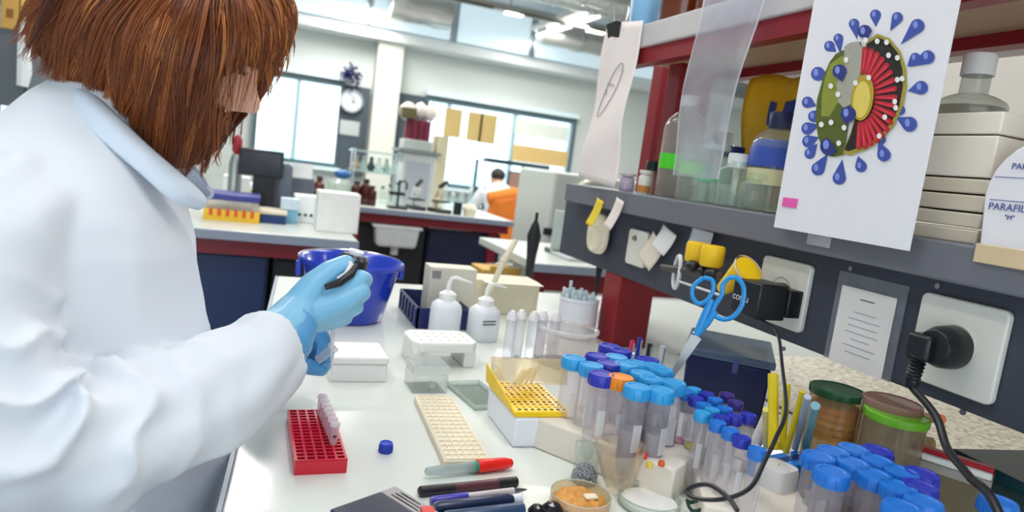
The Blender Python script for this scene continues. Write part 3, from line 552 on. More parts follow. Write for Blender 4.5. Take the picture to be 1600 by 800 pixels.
p = onX(1280, 372, .713); single('tape_piece', bx(-.001, .001, -.02, .02, -.011, .014), clear('#e4e2e6', .6), 'short piece of clear tape below the poster on the shelf edge', 'tape', loc=(.713, p.y, p.z))
p = onX(1568, 403, .713); single('masking_tape', bx(-.0015, .0015, -.045, .04, -.009, .011), mat('#d8c09a', .7, bump=.5, bscale=60), 'torn tan masking tape stuck on the shelf edge', 'tape', loc=(.713, p.y - .01, p.z), bevel=.001)
# hanging sheet with binder clip
t = thing('clipped_sheet', 'long creased white sheet with an oval pencil sketch hanging from the shelf', 'paper', (.705, 1.36, 1.25))
def sh(u, v): # u across (far->near), v down
    y = .075 - .150 * u + .01 * v; z = .345 - .345 * v - .012 * u + .01; x = -.006 * math.sin(u * 5) - .012 * math.sin(v * 9 + u * 3) * (.3 + v) * .5 - .01 * v
    return (x, y, z)
link('sheet', G().grid(sh, 14, 26), mat('#f0e4e0', .75, var=.03, bump=.2, bscale=40), t, solid=.0008)
P = []
for i in range(40):
    a = i / 39 * 2 * PI * 1.15; P.append(Vector(sh(.50 + .12 * math.cos(a) + .16 * math.sin(a) , .42 - .17 * math.sin(a))) - Vector((.0022, 0, 0)))
link('sketch_line', G().tube(P, .0009, 5), mat('#8a8088', .7), t)
P = [Vector(sh(.34 + .2 * k / 9 + .05 * math.sin(k), .44 + .02 * math.sin(k * .8) - .06 * k / 9)) - Vector((.0022, 0, 0)) for k in range(10)]; link('sketch_line', G().tube(P, .0008, 5), mat('#8a8088', .7), t)
p = onX(962, 45, .70); t = thing('binder_clip', 'black binder clip with wire handles holding the creased sheet', 'clip', (.702, p.y, p.z))
t.scale = (1.3, 1.5, 1.5)
link('jaw', G().add([(-.012, -.016, .008), (-.012, .016, .008), (.014, .016, .008), (.014, -.016, .008), (-.004, -.016, -.014), (-.004, .016, -.014), (.004, .016, -.014), (.004, -.016, -.014)], [(0, 1, 2, 3), (0, 4, 5, 1), (3, 2, 6, 7), (0, 3, 7, 4), (1, 5, 6, 2), (4, 7, 6, 5)]), BLACK, t, bevel=.001)
for s in (-1, 1): link('wire_handle', G().tube([(s * .010, -.007, .006), (s * .014, -.006, .028), (s * .015, 0, .036), (s * .014, .006, .028), (s * .010, .007, .006)], .001, 6), CHROME, t)
# hanging clear sleeve
t = thing('plastic_sleeve', 'long translucent grey plastic sleeve hanging from the upper shelf', 'sleeve', (.70, .98, 1.30))
def sl(u, v): return (-.006 - .010 * math.sin(u * PI * 2 + 1) * v + .004 * math.sin(v * 8), .075 - (.175 - .045 * v) * u + .006 * math.sin(v * 3), .33 - .345 * v)
link('film', G().grid(sl, 16, 20), clear('#f2f3fa', .55, .15, '#e4e6f2'), t)
for s in (0, .97): link('seam', G().grid(lambda u, v: tuple(Vector(sl(s + .03 * u, v)) - Vector((.001, 0, 0))), 2, 20), clear('#eceef4', .7), t)
# bottles and boxes on shelf
def shb(px, pybase, x): p = onX(px, pybase, x); return p
ZS = 1.242
def sb(name, label, px, x, r, h, m1, cm, **k):
    ydir = ray(px, 250); y = x / ydir.x * ydir.y; return bottle(name, label, 'bottle', (x, y, ZS), r, h, m1, cm, **k)
CLB = clear('#fbfffd', .2, .04, '#eaf6f0')
t = sb('glass_bottle', 'tall clear glass bottle with white cap and green tape behind the sleeve', 1064, .80, .043, .208, CLB, WHITE, neck=.33, caph=.022, n=28)
link('green_tape', G().lathe([(.0436, .058), (.0436, .088)], 28, cap=(False, False)), mat('#52d82a', .5), t); 
t = sb('glass_bottle', 'clear glass bottle with a broad cap and green tape nearest the tall one', 1090, .775, .032, .115, CLB, GLASS, neck=.7, caph=.01, n=28); link('green_tape', G().lathe([(.0325, .05), (.0325, .072)], 28, cap=(False, False)), mat('#6ce43a', .5), t)
t = sb('glass_bottle', 'clear bottle with a pale green label beside the navy cap', 1118, .80, .034, .11, CLB, mat('#dfeee8', .4), neck=.6, caph=.01); link('label_band', G().lathe([(.0346, .04), (.0346, .07)], 24, cap=(False, False)), mat('#8ad0a4', .6), t)
t = sb('glass_bottle', 'small square shouldered bottle with a large white cap', 1155, .765, .030, .092, CLB, WHITE, neck=.62, caph=.024, capr=.0185, liquid=clear('#dceee6', .25), lh=.03)
t = sb('glass_bottle', 'low bottle with dark blue cap behind the white capped one', 1140, .86, .035, .115, CLB, mat('#1c2c80', .4), neck=.6, caph=.022, capr=.026)
t = sb('glass_bottle', 'clear bottle with navy cap and wide blue label beside the poster', 1212, .80, .042, .165, CLB, mat('#1a2450', .4), neck=.40, caph=.026, n=28, capr=.021, liquid=clear('#e8dcb8', .3), lh=.05)
link('blue_label', G().lathe([(.0427, .074), (.0427, .104), (.036, .118)], 28, cap=(False, False)), mat('#3c58b8', .5), t); link('paper_label', G().lathe([(.0427, .044), (.0427, .070)], 28, cap=(False, False)), mat('#e6dfae', .6), t)
t = sb('glass_bottle', 'short clear jar standing between the labelled bottle and the poster', 1185, .76, .022, .06, CLB, GLASS, neck=.8, caph=.01)
t = sb('small_vial', 'small vial with an amber stripe beside the creased sheet', 1012, .76, .013, .05, mat('#e8e2da', .4), mat('#e6dcd0', .5), neck=.8); link('amber_label', G().lathe([(.0135, .004), (.0135, .018)], 16, cap=(False, False)), mat('#c8843a', .5), t)
t = sb('small_vial', 'small dark capped vial behind the amber striped one', 1022, .84, .016, .075, CLB, mat('#15242c', .4), neck=.8, caph=.022)
t = sb('small_vial', 'small lilac patterned cup next to the creased sheet', 985, .76, .016, .04, mat('#cfc0d6', .6, var=.4, scale=120), mat('#d8ccd8', .5), neck=.9)
t = sb('glass_bottle', 'broad clear bottle far back on the shelf', 1125, .98, .05, .16, CLB, mat('#c8d0d4', .4), neck=.4)
# yellow bag
t = thing('yellow_bag', 'yellow plastic bag with blue print behind the labelled bottle', 'bag', (.93, 1.06, ZS))
def yb(u, v): return (.012 * math.sin(u * 7) + .01 * math.sin(v * 6 + 2 * u), .13 - .25 * u, .005 + .255 * v + .008 * math.sin(u * 9) * v)
link('bag', G().grid(yb, 18, 14), mat('#eab41a', .4, var=.15), t, solid=.012)
for (a, b, c_, d) in ((.62, .72, .62, .8), (.35, .5, .6, .82), (.2, .28, .3, .5)):
    link('blue_print', G().grid(lambda u, v: tuple(Vector(yb(1 - (a + (b - a) * u), c_ + (d - c_) * v)) - Vector((.0075, 0, 0))), 4, 4), mat('#20408c', .5), t)
# clear drawer stack right of the poster, bottle on top, film box
t = thing('drawer_stack', 'stack of translucent cream plastic trays right of the poster', 'tray stack', (.80, .60, ZS))
for i in range(6):
    z = [0, .018, .036, .056, .074, .122][i]; h = [.016, .016, .018, .016, .046, .024][i]
    link('tray', bx(-.06, .09, -.075, .07, z, z + h), (mat('#f4ebdd', .4, var=.02) if i > 3 else mat('#dcd0bc', .4, var=.03)), t, bevel=.002)
t = bottle('glass_bottle', 'wide clear bottle with white ribbed cap on the tray stack', 'bottle', (.82, .625, 1.389), .040, .083, clear('#e0e4e0', .15), WHITE, neck=.40, caph=.026, capr=.0185, shoulder=.25, liquid=clear('#cfc8b8', .3), lh=.018)
t = thing('film_box', 'white rounded film dispenser box printed with blue lettering', 'dispenser', (.722, .452, ZS))
P = []
for i in range(15): a = PI * (1 - i / 14); P.append((.062 * math.cos(a), .055 + .062 * math.sin(a)))
P = [(-.056, 0)] + P + [(.056, 0)]
M = frame((0, 0, 0), (0, -1, 0), (0, 0, 1)); link('box', G().prism(P, -.09, .0, M), mat('#ece9ee', .5, var=.02), t, bevel=.002)
BLP = mat('#4a5a9c', .6)
text('PARAFILM', .0105, BLP, frame((-.0006, .055, .040), (0, -1, 0), (0, 0, 1)), t, 'lettering'); text('"M"', .007, BLP, frame((-.0006, .036, .031), (0, -1, 0), (0, 0, 1)), t, 'lettering'); text('PARAFILM', .009, BLP, frame((-.0006, .04, .083), (0, -1, 0), (0, 0, 1)), t, 'lettering')
for z in (.050, .074): link('print_line', bx(-.0006, 0, -.05, .055, z, z + .0006), BLP, t, smooth=False)
link('cut_edge', bx(-.006, 0, -.056, .058, -.0002, .003), mat('#b9bcc0', .3, 1), t, smooth=False)
# amber / brown bottles on the upper board and objects behind
bottle('amber_bottle', 'amber glass bottle on the upper shelf above the creased sheet', 'bottle', (.80, 1.28, 1.587), .05, .16, mat('#6a2c08', .15, coat=.4), BLACK)
bottle('amber_bottle', 'second amber bottle on the upper shelf nearer the sleeve', 'bottle', (.80, 1.15, 1.587), .05, .15, mat('#6a2c08', .15, coat=.4), BLACK)
single('blue_wrap', G().lathe([(.03, 0), (.035, .08), (.02, .12)], 12), mat('#7fb2d8', .3), 'pale blue wrapped pack at the end of the upper shelf', 'pack', loc=(.77, 1.39, 1.587))
bottle('amber_bottle', 'low amber bottle behind the tray stack', 'bottle', (1.02, .58, ZS), .06, .18, mat('#b0682a', .2), BLACK)
single('hanging_ball', G().ball((0, 0, 0), .011), WHITE, 'small round white ball hanging under the upper shelf', 'ball', loc=onX(1055, 70, .82))
# back partition behind the shelf opening so the aisle beyond is closed by the far side units
t = thing('back_cabinet', 'pale grey cabinet run on the far side of the bench', 'cabinet', (1.35, .3, 0))
link('body', bx(.45, .9, -1.2, 1.2, 0, 2.1), mat('#cfc9c0', .6, var=.1, scale=4), t, smooth=False)
for i in range(4): link('door', bx(.435, .45, -1.19 + i * .6, -.61 + i * .6, 1.0, 2.08), mat('#d6d0c8', .6, var=.08, scale=4), t, bevel=.003, smooth=False)
# papers, pouches, and tape holder on the panel
def note(name, label, cat, hexc, px, py, x, w_, h_, tilt, curl=.01, rough=.7):
    p = onX(px, py, x); g = G()
    def f(u, v):
        a = (u - .5) * w_; b = (v - .5) * h_; yy = -(a * math.cos(tilt) - b * math.sin(tilt)); zz = a * math.sin(tilt) + b * math.cos(tilt); return (-curl * (1 - v) ** 2 - .002 * math.sin(u * 5), yy, zz)
    return single(name, g.grid(f, 8, 10), mat(hexc, rough, var=.04), label, cat, loc=(x, p.y, p.z), solid=.0008)
note('sticky_note', 'yellow paper strip curling from the shelf edge', 'note', '#eccf3c', 932, 332, .705, .028, .062, -.28, .012)
note('sticky_note', 'pale pink paper strip beside the yellow one on the shelf edge', 'note', '#ecdcd6', 962, 334, .705, .030, .066, -.30, .012)
t = thing('dish_holder', 'pale rounded plastic pouch on the panel behind the yellow strip', 'pouch', onX(938, 365, .742))
link('pouch', G().lathe([(.045, -.0), (.048, .004), (.045, .012)], 20, M=frame((0, 0, 0), (0, 1, 0), (0, 0, -1)), sq=.7), mat('#e9dfc8', .45), t, bevel=.003); link('rim', G().tube([(-.014, .028 * math.cos(a), -.012 + .028 * math.sin(a)) for a in [i * .42 for i in range(16)]], .002, 6), clear('#f8f0d8', .6), t)
note('index_card', 'cream card leaning on the panel right of the switch plate', 'card', '#eadfce', 1020, 392, .742, .055, .06, -.5, .01)
note('index_card', 'white folded card overlapping the cream card', 'card', '#e8e6e2', 1040, 375, .736, .05, .045, -.35, .012)
note('index_card', 'pale card sticking up behind the yellow rolls', 'card', '#d8dce6', 1095, 372, .74, .06, .03, -.05, .004)
p = onX(992, 372, .742); t = shelf
link('switch_rocker', G().lathe([(.006, 0), (.005, .004)], 12, M=frame((.742, p.y, p.z), (0, -1, 0), (0, 0, 1))), mat('#777770', .4), shelf)
t = thing('tape_holder', 'white ring spindle holding yellow rolls fixed on the panel', 'tape holder', onX(1085, 420, .73))
o = Vector(t.location)
YEL = mat('#f2c414', .45, var=.08)
def rel(px, py, x): return onX(px, py, x) - o
def cylx(a, b, r, n=18): return G().tube([a, b], r, n)
a = rel(1082, 398, .72); b = rel(1105, 402, .70); c = rel(1128, 406, .69)
YV = Vector((0, 1, 0)); Z_ = Vector((0, 0, 1))
link('yellow_roll', G().lathe([(.017, -.017), (.019, -.013), (.019, .013), (.017, .017)], 20, c=tuple(rel(1089, 394, .70))), YEL, t); link('yellow_roll', G().lathe([(.017, -.017), (.019, -.013), (.019, .013), (.017, .017)], 20, c=tuple(rel(1113, 400, .69))), YEL, t)
p = rel(1058, 425, .69); link('ring', G().tube([p + Vector((.004 * math.cos(a_), .014 * math.cos(a_), .028 * math.sin(a_))) for a_ in [i * 2 * PI / 24 for i in range(25)]], .004, 8), mat('#dcdce0', .35), t)
p0 = rel(1035, 418, .69); p1 = rel(1130, 432, .69); link('spindle', G().tube([p0, p1], .0065, 10), mat('#453c38', .5), t)
for (px, py, s) in ((1082, 416, 1), (1098, 424, .8), (1112, 428, 1)): link('black_clamp', G().ball(tuple(rel(px, py, .685)), (.012 * s, .012 * s, .010 * s), 12, 8), BLACK, t)
link('rod', G().tube([rel(1062, 440, .68), rel(1128, 462, .67)], .0022, 8), mat('#d8d8d4', .3), t)
Mc = frame(rel(1136, 446, .685), Vector((.5, -.1, .75)), Vector((0, 0, -1))) 
d = (rel(1165, 430, .69) - rel(1130, 455, .685)); a = rel(1128, 452, .685); link('yellow_cone', G().tube([a, a + d * .5, a + d * 1.05, a + d * 1.2], [.010, .016, .023, .0225], 22), YEL, t); link('cone_rim', G().tube([a + d * 1.15, a + d * 1.22], [.0255, .0255], 24, cap=False), mat('#ded2c4', .5), t)
# ================================================================== THE BENCH AND WHAT STANDS ON IT
t = thing('lab_bench', 'white topped laboratory bench the woman works at', 'bench', (0, 0, 0))
link('worktop', G().prism([(-.075, -.4), (1.6, -.4), (1.6, 1.88), (.066, 1.88)], .868, .9), BENCHW, t, bevel=.003, smooth=False)
link('edge_strip', G().prism([(-.080, -.4), (-.075, -.4), (.066, 1.885), (.061, 1.885)], .866, .899), BEDGE, t, smooth=False)
for (x0, y0) in ((.0, .0), (1.5, .0), (.1, 1.78), (1.5, 1.78)): link('leg', bx(x0, x0 + .05, y0, y0 + .05, 0, .868), RTRIM, t, smooth=False)
link('drawer_unit', bx(.35, 1.05, .1, 1.7, .15, .86), NAVY, t, smooth=False)
link('worktop_far', bx(.90, 1.59, -.38, 1.25, .9, .903), speckle('#b4a890', '#dcd4c0', '#f2ecdc', 90), t, smooth=False)

# bucket
c = onZ(543, 500); t = thing('bucket', 'wide royal blue plastic bucket behind the gloved hand', 'bucket', (c.x, c.y + .02, .9))
BB = mat('#1a3cc0', .22, coat=.3)
link('bowl', G().lathe([(.0, .004), (.068, .0), (.074, .004), (.101, .116), (.109, .118), (.110, .126), (.107, .129), (.099, .124), (.072, .008), (.0001, .008)], 40, cap=(False, False)), BB, t, ang=50)
link('lug', G().box((-.108, -.01, .104), (.012, .02, .03)), BB, t, bevel=.003); link('lug', G().box((.108, .01, .104), (.012, .02, .03)), BB, t, bevel=.003)
link('handle_wire', G().tube([(.108 * math.cos(a), .02 + .10 * math.sin(a), .125 + .004 * math.sin(a)) for a in [PI * i / 16 for i in range(17)]], .002, 6), CHROME, t)
# blue tray behind the wash bottle
c = onZ(665, 500); t = thing('blue_tray', 'small open navy plastic tray behind the left wash bottle', 'tray', (c.x + .02, c.y + .02, .9))
BT = mat('#16225c', .35)
for (a, b, c_, d) in ((-.06, .06, -.10, -.096), (-.06, .06, .096, .10), (-.06, -.056, -.1, .1), (.056, .06, -.1, .1)): link('side_wall', bx(a, b, c_, d, 0, .045), BT, t, smooth=False)
link('tray_floor', bx(-.058, .058, -.098, .098, 0, .004), BT, t, smooth=False)
for i in range(6): link('rib', bx(-.063, -.06, -.09 + i * .034, -.086 + i * .034, .004, .04), mat('#2b3a78', .4), t, smooth=False)
# wash bottles
def wash(label, px, py, h, r, ang, lbl=False):
    c = onZ(px, py); t = thing('wash_bottle', label, 'bottle', c, ang)
    m1 = mat('#e4e8ee', .35, trans=0, sss=.1, var=.02)
    link('body', G().lathe([(r * .9, 0), (r, .006), (r, h * .62), (r * .93, h * .70), (r * .62, h * .78), (r * .5, h * .80)], 26, sq=.72), m1, t, ang=50)
    link('cap', G().lathe([(r * .55, h * .78), (r * .55, h * .93), (r * .4, h * .96), (r * .2, h)], 22), WHITE, t)
    link('spout', G().tube([(0, 0, h * .95), (0, 0, h * 1.15), (.004, 0, h * 1.26), (.014, 0, h * 1.28), (.046, 0, h * 1.20)], [.005, .0045, .004, .004, .0018], 8), WHITE, t)
    if lbl:
        for i in range(2): link('label_line', G().box((-.2 * r, -r - .0002, h * (.5 - .07 * i)), (r * 1.0, .0006, .003)), mat('#66686e', .6), t, smooth=False)
    return t
wash('white square shouldered wash bottle with bent spout, nearer the navy tray', 692, 526, .098, .032, -.15)
wash('white wash bottle with handwritten lines, right of its twin', 752, 530, .092, .031, .25, True)
c = onZ(706, 505); t = thing('carton', 'pale carton standing behind the left wash bottle', 'carton', (c.x, c.y + .06, .9)); link('body', bx(-.055, .055, -.03, .03, 0, .12), mat('#dcd8c8', .6), t, bevel=.002, smooth=False); link('flap', bx(-.05, -.03, -.0315, -.03, .095, .112), mat('#8f8f8c', .6), t, smooth=False)
# pale pipette controller leaning up beside wash bottle
c = onZ(768, 500); t = thing('pipette_controller', 'cream slender pipette leaning up behind the second wash bottle', 'pipette', (c.x, c.y + .03, .9))
link('shaft', G().tube([(-.02, 0, .01), (.0, 0, .07), (.025, .01, .135)], [.003, .006, .008], 10), CREAM, t); link('grip', G().tube([(.025, .01, .135), (.055, .02, .19)], [.009, .006], 10), mat('#e8dcc6', .4), t); link('cross_lever', G().tube([(.005, .005, .13), (.05, .012, .13)], .003, 8), CREAM, t)
# cream carton, clear tubes rack, tub of tips
c = onZ(815, 505); t = thing('carton', 'cream open carton in the middle behind the clear tubes', 'carton', (c.x, c.y + .12, .9)); link('body', bx(-.1, .07, -.04, .05, 0, .085), mat('#e6dfc6', .6), t, bevel=.003, smooth=False); link('flap', G().box((-.01, -.055, .083), (.15, .035, .002)), mat('#efe8d2', .6), t, smooth=False)
CT = clear('#f2f4fa', .30, .12)
tb0 = None
for i in range(5):
    c = onZ(792 + 17 * i, 560); 
    if tb0 is None:
        tb0 = tb = thing('clear_tube', 'upright clear plastic tube in the row before the cream carton', 'tube', (c.x, c.y, .9), 0, 'row of clear tubes before the carton')
        link('body', G().lathe([(.009, 0), (.010, .004), (.010, .075), (.011, .077)], 14), CT, tb); link('cap', G().lathe([(.011, .077), (.010, .086), (.004, .094)], 14), mat('#e8e6ea', .4), tb)
    else: dup(tb0, (c.x, c.y + .01 * (i % 2), .9))
c = onZ(900, 528); t = thing('tip_tub', 'round white tub packed with pale pipette tips', 'tub', (c.x, c.y + .01, .9))
link('body', G().lathe([(.040, 0), (.044, .005), (.045, .045), (.044, .046), (.044, .085), (.046, .087), (.0455, .093), (.042, .09), (.040, .05), (.0001, .05)], 34, cap=(True, False)), mat('#e6e8f0', .4, var=.02), t, ang=30); link('red_mark', bx(-.005, .018, -.0465, -.044, .034, .038), mat('#e08068', .5), t, smooth=False)
for i in range(26):
    a = i * 2.4; r = .008 * math.sqrt(i); x, y = r * math.cos(a), r * math.sin(a); h = .10 + .012 * ((i * 7) % 5) / 5 + (.02 if i == 9 else 0)
    link('pipette_tip', G().lathe([(.0012, .05), (.0035, h - .01), (.004, h)], 7, c=(x, y, 0)), mat(['#cfe4ea', '#dfe8f0', '#c4dade'][i % 3], .3), t)
c = onZ(928, 500); t = thing('brush', 'black thin brush standing behind the tub of tips', 'brush', (c.x + .01, c.y + .03, .9)); link('bristles', G().tube([(0, 0, .09), (.0, 0, .13), (.004, 0, .19), (.0, 0, .21)], [.004, .009, .007, .004], 10), mat('#141820', .6), t); link('handle', G().tube([(0, 0, 0), (0, 0, .09)], .004, 8), BLACK, t)
c = onZ(890, 575); t = thing('clear_canister', 'large clear plastic canister in front of the tub of tips', 'canister', (c.x, c.y + .03, .9))
link('wall', G().lathe([(.055, 0), (.058, .004), (.058, .068), (.06, .07)], 30, cap=(True, False)), clear('#f2eeee', .28, .1, '#efe6e2'), t); link('rim', G().lathe([(.058, .066), (.061, .068), (.061, .073), (.058, .074)], 30, cap=(False, False)), MILKY, t)
c = onZ(950, 520); g = G(); g.ball((0, 0, .03), (.04, .035, .035), 16, 10); g.v = [tuple(Vector(v) * (1 + .25 * noise.noise(Vector(v) * 45))) for v in g.v]; single('plastic_bag', g, clear('#e8eef4', .5, .2), 'crumpled clear plastic bag right of the tub of tips', 'bag', loc=(c.x + .02, c.y + .02, .9))
# foam boxes
FO = mat('#efeeea', .55, var=.02)
c0 = onZ(513, 598); c1 = onZ(603, 600); t = thing('foam_box', 'square white lidded box behind the gloved hand', 'box', ((c0.x + c1.x) / 2, c0.y + .045, .9), .02)
link('body', bx(-.044, .044, -.042, .045, 0, .028), FO, t, bevel=.002); link('lid', bx(-.0455, .0455, -.0435, .0465, .0285, .04), mat('#f1eeea', .55, var=.02), t, bevel=.003)
c = onZ(690, 575); t = thing('foam_rack', 'white foam rack with pointed ends and an arch between its feet', 'rack', (c.x, c.y + .04, .9), .05)
link('top_slab', G().prism([(-.058, -.03), (-.045, -.045), (.05, -.045), (.062, -.03), (.062, .03), (.05, .045), (-.045, .045), (-.058, .03)], .028, .046), FO, t, bevel=.003, smooth=False)
link('foot', bx(-.056, -.036, -.04, .04, 0, .03), FO, t, bevel=.003, smooth=False); link('foot', bx(.038, .06, -.04, .04, 0, .03), FO, t, bevel=.003, smooth=False)
for i in range(6):
    for j in range(3): link('hole', G().cyl(.0035, .0455, .0463, 8, (-.04 + i * .017, -.025 + j * .022, 0)), mat('#c9c8c4', .6), t)
c = onZ(672, 618); t = thing('clear_box', 'small clear lidded plastic box in front of the foam rack', 'box', (c.x, c.y + .035, .9), .03)
CB = clear('#f0f3f2', .22, .1)
link('body', bx(-.028, .028, -.028, .03, 0, .028), CB, t, bevel=.002); link('lid', bx(-.0285, .0285, -.0285, .0305, .029, .043), clear('#f0f3f2', .32, .1), t, bevel=.002)
link('round_mark', G().lathe([(.0045, 0), (.0052, .0006)], 14, M=frame((.002, -.0287, .014), (1, 0, 0), (0, 0, 1))), mat('#a9b0ae', .6), t)
# clear shallow tray by yellow box (outline on the bench)
a = onZ(735, 620); t = thing('shallow_tray', 'shallow clear tray lying between the foam rack and yellow tip box', 'lid', (a.x + .01, a.y, .9), .15)
link('plate', bx(-.03, .03, -.055, .055, 0, .003), clear('#eef6f2', .15, .05), t, smooth=False)
for (q) in ((-.03, -.028, -.055, .055), (.028, .03, -.055, .055), (-.03, .03, -.055, -.053), (-.03, .03, .053, .055)): link('rim', bx(*q, 0, .008), clear('#e4eeea', .3), t, smooth=False)
# yellow tip box
a = onZ(806, 702); b = onZ(890, 704); c2 = onZ(784, 640)
t = thing('tip_box', 'white pipette tip box with yellow tray and open clear lid', 'box', ((a.x + b.x) / 2 - .002, a.y + .062, .9), -.02)
YT = mat('#f7cf12', .35, var=.06)
link('base', G().box((0, 0, .021), (.076, .118, .042), taper=1.04), mat('#e9edf6', .35, var=.02), t, bevel=.004)
link('tray', bx(-.040, .040, -.060, .060, .042, .050), YT, t, bevel=.002, smooth=False)
for i in range(12):
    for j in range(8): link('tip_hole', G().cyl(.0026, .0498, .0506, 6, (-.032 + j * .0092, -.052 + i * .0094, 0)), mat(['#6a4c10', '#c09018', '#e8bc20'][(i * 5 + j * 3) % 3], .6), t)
ML = Matrix.Translation((0, .058, .052)) @ Matrix.Rotation(math.radians(-16), 4, 'X')
for (a_, b_, c_) in (((0, -.05, .034), (.076, .1, .0012), 0), ((-.038, -.05, .017), (.0012, .1, .034), 0), ((.038, -.05, .017), (.0012, .1, .034), 0), ((0, -.1, .017), (.076, .0012, .034), 0), ((0, 0, .017), (.076, .0012, .034), 0)): link('lid_wall', G().box(a_, b_, ML), clear('#fdfaf2', .20, .08, '#fbf3dc'), t, smooth=False)
link('tray_edge', G().add([(-.041, -.060, .048), (-.044, .06, .05), (-.047, .06, .078), (-.042, -.04, .056)], [(0, 1, 2, 3)]), YT, t, solid=.0015, smooth=False)
for i in range(5): link('spare_tip', G().tube([(-.03 + .012 * i, .01 + .008 * i, .055), (.0 + .008 * i, .03 + .006 * i, .075)], [.0015, .0035], 7), clear('#f6e8a0', .6), t)
# beige plate with grid wells
a = onZ(697, 738); b = onZ(762, 728); c_ = onZ(645, 628); d = onZ(706, 628)
o = (a + b + c_ + d) / 4; ux = ((b - a) + (d - c_)) / 2; uy = ((c_ - a) + (d - b)) / 2
t = thing('well_rack', 'flat beige rack with rows of tiny wells lying on the bench', 'rack', (o.x, o.y, .9), math.atan2(uy.y, uy.x) - PI / 2)
W, L = ux.length * .98, uy.length
BE = mat('#e9dcc0', .5, var=.03); link('slab', bx(-W / 2, W / 2, -L / 2, L / 2, 0, .010), BE, t, bevel=.0015, smooth=False)
for i in range(17): link('ridge', bx(-W / 2 + .003, W / 2 - .003, -L / 2 + .004 + i * (L - .008) / 16 - .0007, -L / 2 + .004 + i * (L - .008) / 16 + .0007, .010, .0116), mat('#efe6d2', .5), t, smooth=False)
for i in range(7): link('ridge', bx(-W / 2 + .003 + i * (W - .006) / 6 - .0006, -W / 2 + .003 + i * (W - .006) / 6 + .0006, -L / 2 + .004, L / 2 - .004, .010, .0114), mat('#efe6d2', .5), t, smooth=False)
# red rack
a = onZ(459, 742); b = onZ(541, 740)
W = (b - a).length; t = thing('tube_rack', 'red plastic tube rack with a grid of square holes', 'rack', ((a.x + b.x) / 2, a.y, .9), .02)
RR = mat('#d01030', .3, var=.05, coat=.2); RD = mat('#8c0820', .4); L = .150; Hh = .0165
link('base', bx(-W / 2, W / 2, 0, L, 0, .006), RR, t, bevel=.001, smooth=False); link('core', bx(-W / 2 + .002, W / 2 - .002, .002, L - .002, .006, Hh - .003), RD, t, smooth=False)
for i in range(17): y = .001 + i * (L - .002) / 16; link('grid_bar', bx(-W / 2, W / 2, y - .0011, y + .0011, Hh - .004, Hh), RR, t, smooth=False)
for i in range(6): x = -W / 2 + .0011 + i * (W - .0022) / 5; link('grid_bar', bx(x - .0013, x + .0013, 0, L, Hh - .004, Hh + .0001), RR, t, smooth=False)
link('end_wall', bx(-W / 2, W / 2, -.0012, .001, .0, Hh - .001), RR, t, smooth=False); link('side_wall', bx(W / 2 - .0012, W / 2, 0, L, .0, Hh - .002), RR, t, smooth=False); link('side_wall', bx(-W / 2, -W / 2 + .0012, 0, L, .0, Hh - .002), RR, t, smooth=False)
rackT = Vector(t.location)
# tubes in the right column of the rack
for i in range(7):
    y = rackT.y + .040 + i * .0094 * 1.6; x = rackT.x + W * .5 - .012 - .0012 * i
    tb = thing('sample_tube', 'small clear capped tube in the right row of the red rack', 'tube', (x, y, .912), 0, 'clear tubes in the red rack')
    link('body', G().lathe([(.002, 0), (.0048, .008), (.0052, .026), (.006, .027)], 12), clear('#f6e4ec', .38, .1, '#f4e6ee'), tb); link('cap', G().lathe([(.006, .027), (.006, .031)], 12), clear('#fbeef2', .65, .1), tb)
    link('ink_mark', G().box((.0, -.0052, .016), (.004, .0006, .003)), mat('#50304c', .6), tb, smooth=False)
# loose cap, marker, pens, notebook
CAPB = {'l': mat('#2f9ee0', .35, var=.06), 'm': mat('#1b74d6', .35, var=.06), 'n': mat('#2a34b4', .35, var=.06), 'o': mat('#f08c1c', .35), 'd': mat('#3a2c84', .35)}
def capgeo(r, h, z0, n=28):
    g = G(); g.lathe([(r * .97, z0), (r, z0 + h * .1), (r, z0 + h * .86), (r * .94, z0 + h), (r * .75, z0 + h), (r * .7, z0 + h * .93), (.0001, z0 + h * .93)], n, cap=(True, False))
    return g
c = onZ(602, 706); t = thing('bottle_stopper', 'single blue screw cap lying alone on the white worktop', 'cap', c); link('cap', capgeo(.0082, .012, 0), mat('#1a3cc4', .3), t)
for i in range(20): a = 2 * PI * i / 20; link('rib', G().box((.0083 * math.cos(a), .0083 * math.sin(a), .005), (.0009, .0009, .008)), mat('#16309c', .4), t, smooth=False)
def pen(name, label, p0, p1, segs, z=.9, cat='pen'):
    a = onZ(*p0, z); b = onZ(*p1, z); L = (b - a).length; t = thing(name, label, cat, a, math.atan2(b.y - a.y, b.x - a.x)); Mx = Matrix.Rotation(PI / 2, 4, 'Y'); rm = max(r for s in segs for r, _ in s[2])
    for nm, mt, prof in segs: link(nm, G().lathe([(r, u * L) for r, u in prof], 14, M=Matrix.Translation((0, 0, rm)) @ Mx), mt, t)
    return t
t = pen('marker', 'translucent marker pen with a bright red cap', (662, 748), (800, 733), [('barrel', clear('#dfe6e8', .6, .1, '#d4dcdc'), [(.001, 0), (.0045, .02), (.006, .2), (.0065, .58)]), ('red_cap', mat('#ec1c10', .3), [(.0078, .58), (.0082, .62), (.0072, .9), (.005, .98), (.002, 1)]), ('plug', mat('#1b8c74', .4), [(.0062, .50), (.0067, .575)])], cat='marker')
pen('pen', 'black pen with wine coloured barrel below the marker', (652, 776), (806, 760), [('barrel', mat('#2a2026', .3), [(.003, 0), (.0055, .02), (.0055, .35)]), ('grip', mat('#5a2c38', .35), [(.0055, .35), (.0055, .8)]), ('end', BLACK, [(.0058, .8), (.0058, 1.0)])])
